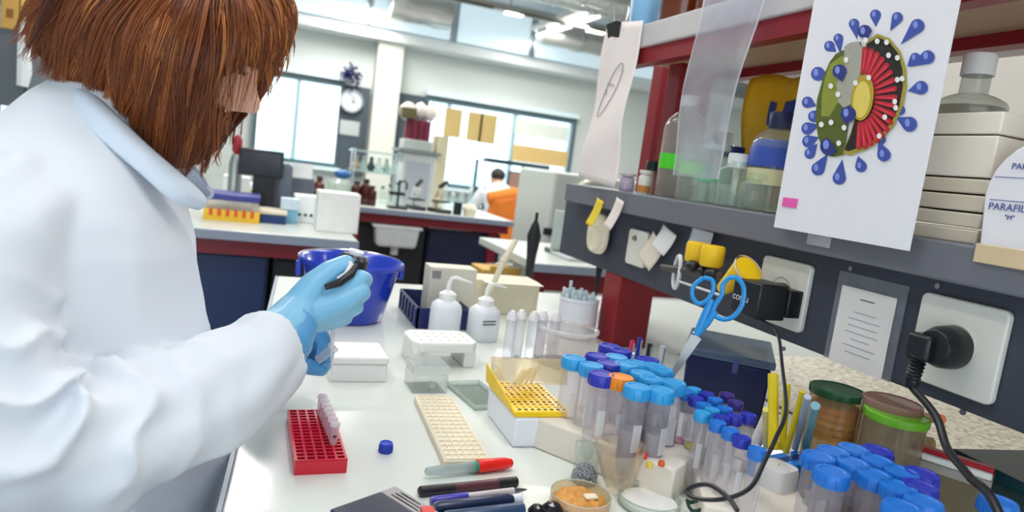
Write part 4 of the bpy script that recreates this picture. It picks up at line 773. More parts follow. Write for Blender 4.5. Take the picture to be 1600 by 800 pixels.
pen('pen', 'pen with violet blue cap and pale barrel pointing right', (672, 792), (822, 772), [('cap', mat('#3a34b0', .3), [(.004, .0), (.0055, .03), (.0055, .36)]), ('barrel', mat('#cfc4c8', .35), [(.0045, .36), (.0042, .85)]), ('tip', mat('#8a8a90', .3, 1), [(.0042, .85), (.0008, 1)])])
pen('pen', 'thick dark navy pen with a white end at the bottom', (676, 806), (812, 790), [('barrel', mat('#1c2c50', .3), [(.006, 0), (.0075, .05), (.0075, .85), (.005, .9)]), ('end', mat('#dfe2ec', .3), [(.006, .9), (.006, 1.0)])])
pen('pen', 'slate blue pen half hidden at the bottom of the heap', (690, 822), (815, 806), [('barrel', mat('#2c4468', .3), [(.006, 0), (.0075, .05), (.0075, 1)])])
a = onZ(515, 797, .915); b = onZ(594, 769, .915); c_ = onZ(672, 812, .915)
u1 = (b - a); rz = math.atan2(u1.y, u1.x); t = thing('black_box', 'flat dark navy box with a grey printed end label', 'box', (a.x, a.y, .9), rz)
Lx = (c_ - b).length * 1.6
link('body', bx(0, u1.length * .995, -Lx, 0, 0, .016), mat('#20233c', .4), t, bevel=.0015, smooth=False)
link('label', bx(u1.length, u1.length + .020, -Lx, 0, 0, .016), mat('#a8a2a4', .5), t, bevel=.001, smooth=False)
for i in range(7): link('print_line', bx(u1.length + .004 + .005 * (i % 3), u1.length + .0055 + .005 * (i % 3), -.045 + .004 * i - .02 * (i % 2), -.012 - .003 * (i % 4), .0161, .0164), mat('#3c3438', .6), t, smooth=False)
c = onZ(668, 800, .918); link('red_tab', G().box((0, 0, 0), (.012, .012, .006)), mat('#e03a30', .4), None).location = c
bpy.data.objects['red_tab'].name = 'red_clip'; tag(bpy.data.objects['red_clip'], 'small red clip at the corner of the dark navy box', 'clip')
for i, (px, py, r) in enumerate(((838, 800, .010), (862, 796, .012))): single('round_stopper', G().lathe([(r, 0), (r, .006), (r * .6, .011), (.0001, .012)], 20, cap=(True, False)), mat('#10121a', .15), ['shiny black round cap beside the pens', 'larger shiny black round cap below the orange dish'][i], 'cap', loc=onZ(px, py + 6, .9))

# dishes and flask
def dish(name, label, px, py, r, h, mt, z=.9, lid=False):
    c = onZ(px, py, z); t = thing(name, label, 'dish', c); link('dish_wall', G().lathe([(r * .97, 0), (r, .001), (r, h), (r * .97, h), (r * .965, .0018), (.0001, .0018)], 40, cap=(True, False)), mt, t, ang=40); return t
DC = clear('#eef4ee', .14, .03)
t = dish('petri_dish', 'clear glass dish with white powder at the bottom of the bench', 1013, 790, .036, .012, DC)
link('powder', G().lathe([(.033, .002), (.032, .006), (.02, .0075), (.0001, .008)], 30, cap=(True, False)), mat('#eeeeec', .8, bump=.5, bscale=200), t)
link('rim', G().tube([(.0355 * math.cos(i * PI / 20), .0355 * math.sin(i * PI / 20), .0125) for i in range(41)], .0009, 6), clear('#b8ccc4', .5, .05), t)
t = dish('food_dish', 'clear dish filled with crumbly orange tan material', 905, 790, .034, .014, clear('#f0e8d0', .2, .05))
g = G(); 
def crumb(u, v): r = .031 * u; a = 2 * PI * v; x, y = r * math.cos(a), r * math.sin(a); return (x, y, .004 + .009 * (1 - u ** 4) + .005 * noise.noise(Vector((x * 140, y * 140, 0))))
link('crumbs', g.grid(crumb, 22, 44), mat('#dc9a4c', .7, var=.45, scale=90, bump=.6, bscale=160), t); link('pale_piece', G().box((.008, -.008, .0145), (.016, .010, .004)), mat('#f4e6cc', .6), t, bevel=.002)
link('rim', G().tube([(.0335 * math.cos(i * PI / 20), .0335 * math.sin(i * PI / 20), .0145) for i in range(41)], .0008, 6), clear('#d8dccc', .5, .05), t)
c = onZ(912, 752); t = thing('glass_cup', 'small clear glass holding dark speckled grains', 'glass', c)
link('wall', G().lathe([(.016, 0), (.017, .002), (.014, .022), (.0165, .045)], 24, cap=(True, False)), GLASS, t); link('grains', G().lathe([(.0155, .002), (.0155, .010), (.008, .021), (.0001, .022)], 20, cap=(True, False)), speckle('#3c3644', '#8c8494', '#c4bcc6', 500), t)
link('rim', G().tube([(.0165 * math.cos(i * PI / 12), .0165 * math.sin(i * PI / 12), .045) for i in range(25)], .0009, 6), clear('#a4acb4', .5), t)
c = onZ(966, 768, .9); t = thing('funnel_cup', 'large clear cone shaped beaker leaning by the glass of grains', 'beaker', c)
link('wall', G().lathe([(.012, 0), (.020, .02), (.030, .055), (.031, .057)], 28, cap=(True, False), M=Matrix.Rotation(-.12, 4, 'Y')), clear('#f2e8da', .3, .08, '#eadfce'), t)
# small bits between
for i, (px, py, hx, la) in enumerate(((1006, 712, '#e03038', 'small red bead on the foam block below the blue caps'), (1014, 727, '#e8c848', 'small yellow bead below the red one'), (1033, 724, '#e0622c', 'small orange bead beside the white straw'), (995, 705, '#e8a884', 'tiny salmon bead above the red one'))):
    c = onZ(px, py + 4, .942); t = thing('bead', la, 'bead', c); link('bead', G().lathe([(.0035, 0), (.0042, .003), (.003, .0065), (.0001, .0072)], 12, cap=(True, False)), mat(hx, .35), t)
for i in range(14):
    px, py = random.uniform(960, 1180), random.uniform(700, 775)
    g = G(); g.ball((0, 0, .004), (random.uniform(.006, .012), random.uniform(.005, .010), .004), 10, 6); g.v = [tuple(Vector(v) * (1 + .3 * noise.noise(Vector(v) * 90 + Vector((i, 0, 0))))) for v in g.v]
    single('crumpled_wipe', g, mat('#e9ded2', .8, var=.1), 'small crumpled pale wipe among tubes and dishes', 'wipe', 'crumpled wipes on the worktop', loc=onZ(px, py))

# ------------------------------------------------------------------ tubes
GREYT = clear('#efedf2', .3, .06, '#dedade'); BODYC = clear('#fbfafc', .2, .06, '#f0ecf0'); LIQG = mat('#b4aeb4', .3); LIQB = clear('#c48a48', .55, .2, '#b47a3c')
protos = {}
def tube(px, py, kind, colr, label, group, ztop=1.015, liq=None, tilt=None):
    c = onZ(px, py, ztop); key = (kind, colr, liq)
    H = ztop - .9
    if key not in protos:
        t = thing('sample_tube', label, 'tube', (c.x, c.y, .9), 0, group)
        if kind == 'L': r, rc, hc = .0137, .0163, .014
        else: r, rc, hc = .0078, .0096, .012
        h = .108
        link('body', G().lathe([(r * .25, 0), (r * .9, h * .14 if kind == 'L' else h * .2), (r, h * .2), (r, h)], 20, cap=(True, False)), BODYC if not liq else GREYT, t, ang=50)
        if liq: link('liquid', G().lathe([(r * .2, .002), (r * .86, h * .15), (r * .93, h * .21), (r * .93, h * .62), (.0001, h * .62)], 18, cap=(True, False)), liq, t)
        cp = link('cap', capgeo(rc, hc, h - .004), CAPB[colr], t)
        for k in range(22 if kind == 'L' else 0):
            a = 2 * PI * k / 22
            if k % 2 == 0: link('rib', G().box((rc * math.cos(a), rc * math.sin(a), h + .002), (.0012, .0012, hc * .7)), CAPB[colr], cp, smooth=False)
        link('graduation', G().box((0, -r, h * .55), (r * .8, .0006, h * .3)), clear('#ffffff', .7, .3), t, smooth=False)
        protos[key] = t; t.scale = (1, 1, H / .115); return t
    t = dup(protos[key], (c.x, c.y, .9), random.uniform(-.6, .6), label, group); t.scale = (1, 1, H / .115); return t
CN = {'l': 'light blue', 'm': 'mid blue', 'n': 'navy blue', 'o': 'orange', 'd': 'violet'}
FOAMC = mat('#e6ddd0', .8, var=.06, bump=.4, bscale=120)
t = thing('tube_block', 'pale foam block holding the tubes around the scissors point', 'rack', (.465, .738, .9), -.98)
link('block', bx(-.098, .098, -.056, .05, 0, .042), FOAMC, t, bevel=.003)
t = thing('tube_block', 'low pale foam block under the slim tubes before the navy lidded box', 'rack', (.535, .585, .9), -.5)
link('block', bx(-.045, .075, -.045, .07, 0, .030), FOAMC, t, bevel=.003)
G1 = 'large capped tubes behind the scissors point'
ZL = 1.02
for (px, py, k, liq) in ((897, 562, 'l', 0), (924, 573, 'l', 0), (940, 587, 'n', 0), (933, 558, 'n', 0), (951, 570, 'n', 0), (970, 592, 'o', 0), (996, 607, 'l', 1), (1033, 612, 'l', 1), (963, 560, 'l', 0), (978, 572, 'l', 0), (996, 570, 'l', 0), (1004, 586, 'l', 1), (1018, 594, 'l', 1), (1022, 574, 'l', 0), (1052, 600, 'l', 1), (953, 543, 'n', 0), (970, 550, 'n', 0), (1012, 564, 'n', 0), (1034, 580, 'l', 0)):
    la = {'l': 'light blue capped clear tube in the crowd around the scissors point', 'n': 'navy capped clear tube in the crowd around the scissors point', 'o': 'orange capped clear tube among the blue capped ones'}[k]
    if (px, py) == (996, 607): la = 'light blue capped tube of grey liquid right of the orange cap'
    if (px, py) == (1033, 612): la = 'light blue capped tube of grey liquid under the scissors point'
    if (px, py) == (940, 587): la = 'navy capped clear tube at the front left beside the orange cap'
    if (px, py) == (897, 562): la = 'leftmost light blue capped tube next to the yellow tip box'
    uni = la not in ('light blue capped clear tube in the crowd around the scissors point', 'navy capped clear tube in the crowd around the scissors point')
    tube(px, py, 'L', k, la, None if uni else ('light blue capped tubes near the scissors' if k == 'l' else 'navy capped tubes near the scissors'), ZL, LIQG if liq else None)
for o_ in list(COL.objects):
    if o_.parent is None and o_.get('label', '').startswith(('light blue capped tube of', 'orange capped', 'leftmost light', 'navy capped clear tube at')) and 'group' in o_: del o_['group']
for (px, py, k) in ((1072, 612, 'm'), (1088, 622, 'n'), (1100, 632, 'm'), (1113, 640, 'l'), (1128, 652, 'n'), (1085, 608, 'l'), (1118, 624, 'm'), (1133, 638, 'm'), (1148, 650, 'n'), (1136, 616, 'd'), (1150, 628, 'd'), (1142, 672, 'm'), (1160, 684, 'n'), (1105, 615, 'n'), (1098, 645, 'l'), (1122, 660, 'm'), (1170, 648, 'n'), (1184, 702, 'm')):
    g_ = {'m': 'mid blue', 'n': 'navy', 'l': 'light blue', 'd': 'violet'}[k]
    tube(px, py, 'S', k, g_ + ' capped slim tube in front of the navy lidded box', g_ + ' capped slim tubes by the navy box', 1.005)
for (px, py, k, q_) in ((1302, 708, 'm', 1), (1279, 716, 'm', 0), (1334, 704, 'm', 1), (1371, 706, 'n', 0), (1333, 726, 'm', 1), (1371, 722, 'm', 0), (1366, 744, 'm', 1), (1409, 740, 'm', 0), (1440, 742, 'n', 0), (1404, 763, 'm', 1), (1437, 762, 'n', 0), (1443, 786, 'm', 1), (1300, 740, 'm', 1), (1410, 795, 'm', 1)):
    tube(px, py, 'L', k, ('mid blue' if k == 'm' else 'navy') + ' capped ' + ('brown filled' if q_ else 'clear') + ' tube before the green lidded jars', 'front cluster ' + ('mid blue' if k == 'm' else 'navy') + (' brown tubes' if q_ else ' clear tubes'), 1.012, LIQB if q_ else None)
tube(1560, 786, 'L', 'm', 'lone mid blue capped tube below the thick black cable', None, 1.012)
for o_ in list(COL.objects):
    if o_.get('label', '').startswith('lone mid') and 'group' in o_: del o_['group']
# tilted printed tube
c = onZ(1198, 660, .97); t = thing('printed_tube', 'tilted pale tube with grey printed rows beside the yellow strips', 'tube', c, 0)
link('body', G().tube([(-.012, 0, -.03), (.012, .006, .022), (.014, .0065, .027)], [.008, .0085, .005], 14), mat('#cfcbd2', .4, var=.15, scale=200), t)
for i in range(5): link('print_row', G().box((-.006 + .0035 * i, -.0085, -.014 + .0075 * i), (.009, .0006, .0022)), mat('#84808c', .6), t, smooth=False)
# scissors
SB = mat('#2494dc', .3, var=.05)
def sc(px, py, x): return onX(px, py, x)
t = thing('scissors', 'blue handled scissors standing point down among the tubes', 'scissors', onX(1095, 515, .60))
o = Vector(t.location)
# plane of the scissors: through its pivot, facing roughly back towards the camera side
nrm = Vector((-.72, -.68, .1)).normalized()
def pl(px, py): r = ray(px, py); k_ = (o - CAM).dot(nrm) / r.dot(nrm); return CAM + r * k_ - o
def closed(pts, r, n=8, flat_=1.0):
    P = cord('', '', pts + [pts[0]], 0, None); return G().tube(P, r, n)
ringL = [pl(*p) for p in ((1099, 434), (1084, 447), (1082, 463), (1091, 474), (1104, 470), (1114, 454), (1113, 438))]
ringR = [pl(*p) for p in ((1138, 434), (1129, 446), (1128, 460), (1116, 480), (1116, 492), (1130, 499), (1147, 494), (1160, 475), (1162, 450), (1152, 435))]
link('finger_ring', closed(ringL, .0032), SB, t); link('finger_ring', closed(ringR, .0034), SB, t)
g = G(); g.tube([pl(1112, 468), pl(1102, 492), pl(1088, 524)], [.0045, .006, .0055], 10); link('shank', g, SB, t)
g = G(); g.tube([pl(1118, 486), pl(1105, 505), pl(1090, 522)], [.004, .005, .0045], 10); link('shank', g, SB, t)
link('pivot', G().ball(tuple(pl(1085, 520) + nrm * .004), .0022, 10, 6), CHROME, t)
STL = mat('#c9c9c8', .3, .8)
for s, (ex, ey) in enumerate(((1036, 604), (1040, 608))):
    a = pl(1080 + 5 * s, 522); a2 = pl(1094 + 2 * s, 530); b = pl(ex, ey); off = nrm * (.001 * s)
    g = G(); g.add([tuple(a + off), tuple(a2 + off), tuple(b + off), tuple(a + off - nrm * .0012), tuple(a2 + off - nrm * .0012), tuple(b + off - nrm * .0012)], [(0, 1, 2), (5, 4, 3), (0, 3, 4, 1), (1, 4, 5, 2), (2, 5, 3, 0)]); link('blade', g, STL, t, smooth=False)
# navy box with translucent lid
a = onZ(1072, 553, 1.0); b = onZ(1207, 580, 1.0); u1 = b - a; t = thing('lidded_box', 'navy plastic box with a translucent grey lid under the panel', 'box', (a.x, a.y, .9), math.atan2(u1.y, u1.x)); W = u1.length
link('body', G().box((W / 2, .085, .05), (W * .94, .155, .1), taper=1.05), mat('#101c50', .3), t, bevel=.004); link('lid', bx(-.004, W + .004, -.002, .17, .1, .113), clear('#a8bcd8', .55, .12, '#8ea4c4'), t, bevel=.003); link('latch', bx(W * .55, W * .62, -.006, -.001, .085, .108), mat('#3a4c84', .4), t, bevel=.001)
# pens standing behind tubes
c = onZ(1000, 555, .96)
for i, (px, py, hx, la) in enumerate(((985, 540, '#d02860', 'magenta pen standing before the red post'), (997, 535, '#2030a0', 'blue pen standing before the red post'), (1032, 548, '#cfd4d8', 'grey pen leaning at the foot of the red post'), (1012, 545, '#141420', 'black pen in front of the red post'))):
    c = onZ(px, py, 1.01); t = thing('pen', la, 'pen', (c.x, c.y, .9)); link('barrel', G().tube([(0, 0, 0), (.003, 0, .118)], .004, 8), mat(hx, .4), t); link('clip', G().tube([(.004, -.004, .09), (.004, -.005, .115)], .0014, 6), CHROME, t)
# straws, sticks
def stick(name, label, cat, p0, z0, p1, z1, r, mt, tipm=None, flat_=1.0):
    a = onZ(*p0, z0); b = onZ(*p1, z1); t = thing(name, label, cat, a); link('shaft', G().tube([(0, 0, 0), tuple(b - a)], [r, r], 10), mt, t)
    if tipm: d = (b - a); link('head', G().tube([tuple(d * .97), tuple(d * 1.03)], r * 1.5, 10), tipm, t)
    return t
stick('loop_stick', 'white plastic stick with a flared head before the grey tubes', 'stick', (1037, 715), .905, (1034, 626), .995, .0022, mat('#e8e6ec', .35), WHITE)
stick('loop_stick', 'second white stick with flared head right of the grey tubes', 'stick', (1075, 735), .905, (1094, 646), .985, .0024, mat('#dcdce4', .35), WHITE)
stick('loop_stick', 'thin pale stick leaning between the light blue caps', 'stick', (975, 600), .97, (990, 552), 1.03, .0018, mat('#d8e0e8', .35))
stick('brush_pen', 'teal blue barrelled brush leaning in front of the slim tubes', 'brush', (1046, 728), .905, (1060, 688), .945, .0045, mat('#1e6a9c', .35), mat('#c890a0', .4))
stick('brush_pen', 'brown barrelled brush beside the teal one', 'brush', (1066, 732), .905, (1080, 698), .945, .0045, mat('#84604a', .4), mat('#d8c84a', .4))
stick('brush_pen', 'olive striped brush leaning against the brown one', 'brush', (1070, 730), .905, (1094, 662), .97, .003, mat('#a89a50', .4, var=.3, scale=200))
for (p0, p1, r, hx, la) in (((1208, 702), (1208, 585), .0070, '#e8d020', 'broad yellow plastic strip standing in the blue rack'), ((1222, 702), (1230, 600), .0045, '#e8d420', 'yellow strip second in the blue rack'), ((1228, 706), (1254, 612), .0040, '#e6cc24', 'slanting yellow strip at the right of the blue rack'), ((1242, 700), (1262, 620), .0045, '#a8b4cc', 'pale blue grey strip in the blue rack'), ((1258, 702), (1274, 634), .0055, '#6aa0ae', 'teal strip at the right end of the blue rack'), ((1196, 700), (1196, 640), .003, '#d8cc60', 'thin straw coloured strip at the left of the blue rack')):
    stick('plastic_strip', la, 'strip', p0, .95, p1, 1.035, r, mat(hx, .35, var=.06), None, .35)
c = onZ(1235, 728, .945); t = thing('strip_rack', 'bright blue plastic rack holding the yellow strips', 'rack', (c.x, c.y + .01, .9), .2)
link('block', bx(-.05, .05, -.016, .018, 0, .048), mat('#1c7ee0', .35), t, bevel=.002); link('slot_row', bx(-.046, .046, -.004, .006, .048, .0485), mat('#0c3c80', .5), t, smooth=False)
c = onZ(1252, 716, .95); single('stopper', G().lathe([(.006, 0), (.0065, .009), (.005, .011), (.0001, .0115)], 16, cap=(True, False)), mat('#c41c44', .35), 'small crimson cap right of the white square bottle', 'cap', loc=(c.x, c.y - .005, .9485))
# white square bottle
a = onZ(1192, 812); b = onZ(1258, 812)
t = thing('square_bottle', 'upturned white translucent square bottle beside the black cable', 'bottle', ((a.x + b.x) / 2, a.y + .02, .9), .25)
link('body', G().lathe([(.0205, 0), (.0215, .003), (.0205, .050), (.0185, .0555), (.012, .0565)], 28, sq=.5), mat('#e2e2e0', .35, sss=.1, var=.03), t, ang=50); link('dimple', G().cyl(.0015, .0564, .0570, 8), mat('#a49c8c', .6), t)
# jars with green lids and stack
def jar(label, px, py, ztop, r, lidm, wall, contents=None, lh=.010):
    c = onZ(px, py, ztop); t = thing('lidded_jar', label, 'jar', (c.x, c.y, .9)); h = ztop - .9
    link('wall', G().lathe([(r * .93, 0), (r * .95, h - lh)], 32), wall, t); link('lid', G().lathe([(r, h - lh), (r * 1.02, h - lh * .6), (r * 1.01, h - lh * .1), (r * .93, h), (r * .9, h - .001), (.0001, h - .001)], 36, cap=(True, False)), lidm, t)
    if contents: link('contents', G().lathe([(r * .86, .01), (r * .86, h * .75)], 24), contents, t)
    return t
t = jar('clear jar with a dark green lid and white sticker, full of orange discs', 1310, 606, 1.035, .034, mat('#1c4a2c', .25, var=.15), clear('#efe2c8', .35, .08, '#e0c490'), None)
for i in range(5): link('disc_stack', G().cyl(.029, .070 + i * .009, .077 + i * .009, 24), mat(['#d8a020', '#c88c30', '#dca850', '#d49040', '#c8742c'][i], .5), t)
c = Vector(t.location); link('sticker', G().box((.014, -.0345, .128), (.020, .001, .009)), mat('#dcdcd8', .5), t, smooth=False)
t = jar('clear jar with a bright green lid bearing an orange mark', 1402, 644, 1.03, .036, mat('#6cb42c', .25, var=.1), clear('#e4dccc', .4, .08, '#c8bca4')); link('lid_mark', G().cyl(.011, .1288, .1296, 3, (.002, 0, 0)), mat('#e08040', .5), t)
t = jar('clear jar with a pinkish lid behind the bright green one', 1395, 625, 1.038, .034, clear('#e8c8c0', .7, .1, '#d4a8a0'), clear('#e4dccc', .4, .08, '#d0c4b0'))
stick('orange_wand', 'orange plastic wand behind the bright green lid', 'wand', (1430, 650), .99, (1470, 655), 1.035, .006, mat('#e87420', .4))
c = onZ(1450, 668, 1.02); t = thing('red_strip', 'long red plastic bar lying behind the thick cable', 'bar', (c.x + .02, c.y, .98), -1.05); link('bar', bx(-.06, .06, -.008, .008, 0, .012), mat('#c0182c', .4), t, bevel=.002); link('white_bar', bx(-.055, .06, -.018, -.009, 0, .008), WHITE, t, bevel=.002)
t = thing('bar_support', 'low clutter of clear boxes under the red bar', 'box', (c.x + .02, c.y, .9), -1.05); link('body', bx(-.06, .06, -.02, .02, 0, .0795), clear('#d8d0bc', .6, .2, '#b8ac90'), t, bevel=.002); link('lid', bx(-.061, .061, -.021, .021, .07, .0799), clear('#e4dccc', .6), t, bevel=.001)
c = onZ(1487, 692, .99); single('stopper', G().lathe([(.014, 0), (.015, .012), (.012, .016), (.0001, .016)], 20, cap=(True, False), M=Matrix.Rotation(.5, 4, 'Y')), mat('#30349c', .35), 'violet blue cap half hidden behind the thick cable', 'cap', loc=(c.x + .01, c.y, .9))
# dark teal tape dispenser / block at the bottom right
a = onZ(1560, 700, 1.0); t = thing('teal_binder', 'dark teal binder lying at the right end under the panel', 'binder', (a.x + .02, a.y - .03, .9), -.1)
link('cover', bx(-.055, .08, -.12, .06, .07, .085), mat('#0f4450', .4, var=.1), t, bevel=.002, smooth=False); link('cover', bx(-.05, .08, -.12, .055, .0, .014), mat('#0f4450', .4, var=.1), t, bevel=.002, smooth=False); link('pages', bx(-.045, .08, -.118, .05, .014, .07), mat('#3c5458', .6, var=.2), t, smooth=False)
# crumpled clear bag with beige content in the middle right
c = onZ(1445, 700, .95); g = G(); g.ball((0, 0, .03), (.030, .034, .034), 26, 18); g.v = [tuple(Vector((v[0], v[1], max(v[2], .001))) * (1 + .22 * noise.noise(Vector(v) * 60))) for v in g.v]
single('clear_bag', g, clear('#e4dac2', .6, .15, '#c8bc98'), 'crumpled clear bag of beige material under the thick cable', 'bag', loc=(c.x + .02, c.y + .04, .9))
c = onZ(1470, 790, .93); g = G(); g.ball((0, 0, .03), (.026, .03, .04), 26, 18); g.v = [tuple(Vector((v[0], v[1], max(v[2], .001))) * (1 + .22 * noise.noise(Vector(v) * 60 + Vector((3, 0, 0))))) for v in g.v]
single('clear_bag', g, clear('#e0d4b0', .6, .15, '#c4b484'), 'crumpled bag of tan grains right of the front tube cluster', 'bag', loc=(c.x + .03, c.y + .03, .9))
stick('yellow_pencil', 'thin yellow pencil standing right of the front tube cluster', 'pencil', (1455, 800), .93, (1466, 750), 1.0, .0022, mat('#ecbc1c', .4))
c = onZ(1395, 695, .98); t = thing('dropper', 'small dropper with a violet collar standing before the green lid', 'dropper', (c.x, c.y, .9)); link('stem', G().tube([(0, 0, 0), (.006, 0, .085), (.012, 0, .10)], [.005, .004, .002], 10), mat('#5c5460', .4), t); link('collar', G().lathe([(.010, .06), (.011, .068)], 16), mat('#3a3490', .4), t); link('bulb', G().lathe([(.006, .069), (.008, .08), (.004, .09)], 14), clear('#dfe0ea', .5), t)
# dark items between front tubes and square bottle
c = onZ(1290, 800, .93); t = thing('wire_rack', 'brown wire rack behind the front tube cluster', 'rack', (c.x + .05, c.y + .05, .9), .25)
for i in range(6): link('wire', G().tube([(-.05, 0, .012 + i * .011), (.05, 0, .012 + i * .011)], .0018, 6), mat('#8a6034', .4), t)
for s in (-.05, .05): link('wire', G().tube([(s, 0, 0), (s, 0, .075)], .0022, 6), mat('#8a6034', .4), t)
c = onZ(1262, 800, .92); bottle('small_vial', 'small clear vial with silvery cap beside the white square bottle', 'vial', (c.x, c.y, .9), .008, .045, clear('#d8dce6', .35), mat('#9aa0ac', .3, .6), neck=.7)
single('dark_bottle_top', G().lathe([(.012, 0), (.013, .02), (.010, .026), (.0001, .027)], 18, cap=(True, False)), mat('#181c2c', .3), 'dark round bottle top at the bottom beside the small vial', 'cap', loc=onZ(1292, 808, .9))
# amber spot tube
c = onZ(1163, 752); bottle('small_vial', 'small vial of amber liquid in front of the slim tubes', 'vial', c, .008, .03, clear('#f0e4c8', .3), WHITE, neck=.8, liquid=mat('#c8942c', .3), lh=.016)
# ================================================================== THE WOMAN AT THE BENCH
YC = .85
def hp(px, py, y): return onY(px, py, y)
COAT = mat('#e2e7f0', .75, var=.02, bump=.12, bscale=60, scale=6); COLLAR = mat('#dbe6f4', .75, var=.03, bump=.12, bscale=60)
SKIN = mat('#f0b8a0', .5, var=.06, sss=.15, scale=40); 
woman = thing('person', 'woman with auburn bob in white laboratory coat and blue gloves pipetting', 'person', (-.2, .85, 0)); WO = Vector((-.2, .85, 0))
def W(p): return Vector(p) - WO
# body: one continuous surface (skin modifier) under the coat
nodes = [((-.20, .85, .80), .13), ((-.19, .85, .95), .12), ((-.185, .85, 1.08), .115), ((-.185, .85, 1.19), .10), ((-.165, .85, 1.25), .06), ((-.14, .85, 1.285), .048), ((-.10, .85, 1.31), .05),
         ((-.19, .73, 1.15), .05), ((-.195, .66, 1.07), .045), ((-.125, .635, .985), .04), ((-.03, .72, 1.0), .034), ((.045, .81, 1.03), .026),
         ((-.17, .98, 1.15), .045), ((-.17, 1.04, 1.05), .04), (tuple(hp(285, 640, 1.03)), .032), (tuple(hp(360, 596, .995)), .028), (tuple(hp(436, 562, .955)), .022),
         ((-.20, .77, .72), .09), ((-.20, .77, .45), .065), ((-.20, .77, .10), .04), ((-.10, .77, .04), .035), ((-.20, .93, .72), .09), ((-.20, .93, .45), .065), ((-.20, .93, .10), .04), ((-.10, .93, .04), .035)]
edges = [(0, 1), (1, 2), (2, 3), (3, 4), (4, 5), (5, 6), (3, 7), (7, 8), (8, 9), (9, 10), (10, 11), (3, 12), (12, 13), (13, 14), (14, 15), (15, 16), (0, 17), (17, 18), (18, 19), (19, 20), (0, 21), (21, 22), (22, 23), (23, 24)]
me = bpy.data.meshes.new('sk'); me.from_pydata([tuple(W(p)) for p, r in nodes], edges, []); so = bpy.data.objects.new('sk', me); COL.objects.link(so)
md = so.modifiers.new('s', 'SKIN'); 
for i, (p, r) in enumerate(nodes): me.skin_vertices[0].data[i].radius = (r, r)
me.skin_vertices[0].data[0].use_root = True
md = so.modifiers.new('u', 'SUBSURF'); md.levels = 2; md.render_levels = 2
bm_ = bpy.data.meshes.new_from_object(so.evaluated_get(bpy.context.evaluated_depsgraph_get())); bpy.data.objects.remove(so)
gb = G(); gb.v = [tuple(v.co) for v in bm_.vertices]; gb.f = [tuple(p.vertices) for p in bm_.polygons]
# head, sculpted from a ball; local frame: +X face forward, Z up; then pitched forward and turned to face the rack
def head(nu=72, nv=56):
    vs = []
    def bump(d, c, s, a): e = (d - Vector(c).normalized()).length; return a * math.exp(-(e / s) ** 2)
    g = G(); g.ball((0, 0, 0), 1, nu, nv)
    for v in g.v:
        d = Vector(v).normalized(); x, y, z = d
        p = Vector((d.x * .094, d.y * .073, d.z * .112))
        if z < 0: p.y *= 1 - .28 * (-z) ** 1.5; p.x *= (1 - .10 * (-z)) if x > 0 else (1 - .35 * (-z))
        f_ = max(x, 0)
        p.x += bump(d, (.96, 0, -.27), .12, .030) + bump(d, (.98, 0, -.14), .11, .016) + bump(d, (.99, 0, .0), .10, .004)        # nose tip, bridge
        p.x += bump(d, (.93, .14, -.31), .08, .007) + bump(d, (.93, -.14, -.31), .08, .007)                                          # nostril wings
        for s in (-1, 1):
            p += d * bump(d, (.90, s * .34, .04), .16, -.013); p += d * bump(d, (.93, s * .3, .22), .2, .004); p += d * bump(d, (.8, s * .55, -.22), .25, .005)
            p.y += bump(d, (.02, s, -.05), .13, s * .010)                                                                               # ears
        p.x += bump(d, (.88, 0, -.46), .10, .0085) + bump(d, (.84, 0, -.56), .09, .0075) + bump(d, (.86, 0, -.51), .05, -.006)           # lips
        p.x += bump(d, (.70, 0, -.78), .2, .010)                                                                                        # chin
        vs.append(p)
    g.v = vs; return g
HC = Vector((-.100, .845, 1.366))
RH = Matrix.Rotation(math.radians(4), 4, 'Z') @ Matrix.Rotation(math.radians(27), 4, 'Y')
HM = Matrix.Translation(HC - WO) @ RH
gh = head(); gb.add([tuple(HM @ Vector(v)) for v in gh.v], gh.f)
g_neck = G(); g_neck.tube([W((-.165, .85, 1.22)), W((-.13, .85, 1.27)), HM @ Vector((-.03, 0, -.03))], [.052, .05, .05], 20); gb.add(g_neck.v, g_neck.f)
body = link('body', gb, SKIN, woman); md = body.modifiers.new('r', 'REMESH'); md.mode = 'VOXEL'; md.voxel_size = .0035; md.use_smooth_shade = True; md = body.modifiers.new('sm', 'SMOOTH'); md.iterations = 2; md.factor = .5; bake(body)
for s in (-1, 1):
    e = link('eye', G().ball(tuple(HM @ Vector((.0715, s * .031, .000))), .0095, 16, 12), mat('#f2efec', .15), woman); link('iris', G().ball(tuple(HM @ Vector((.0795, s * .031, -.004))), .004, 12, 8), mat('#3a2c20', .2), e)
    link('eyelash', G().tube([HM @ Vector((.088, s * .022, .000)), HM @ Vector((.0865, s * .033, -.004)), HM @ Vector((.079, s * .044, -.002))], [.001, .0022, .001], 8), mat('#2c1812', .6), woman)
    link('eyebrow', G().tube([HM @ Vector((.094, s * .016, .024)), HM @ Vector((.093, s * .032, .029)), HM @ Vector((.083, s * .048, .024))], [.0018, .0028, .001], 8), mat('#6a3a20', .8), woman)
link('lips', G().ball(tuple(HM @ Vector((.0915, 0, -.0575))), (.0045, .019, .0055), 16, 8), mat('#c06c64', .4), woman)
# ---- coat
def fold(p, s, a, k=0): return a * noise.noise(Vector(p) * s + Vector((k, k, k)))
g = G()
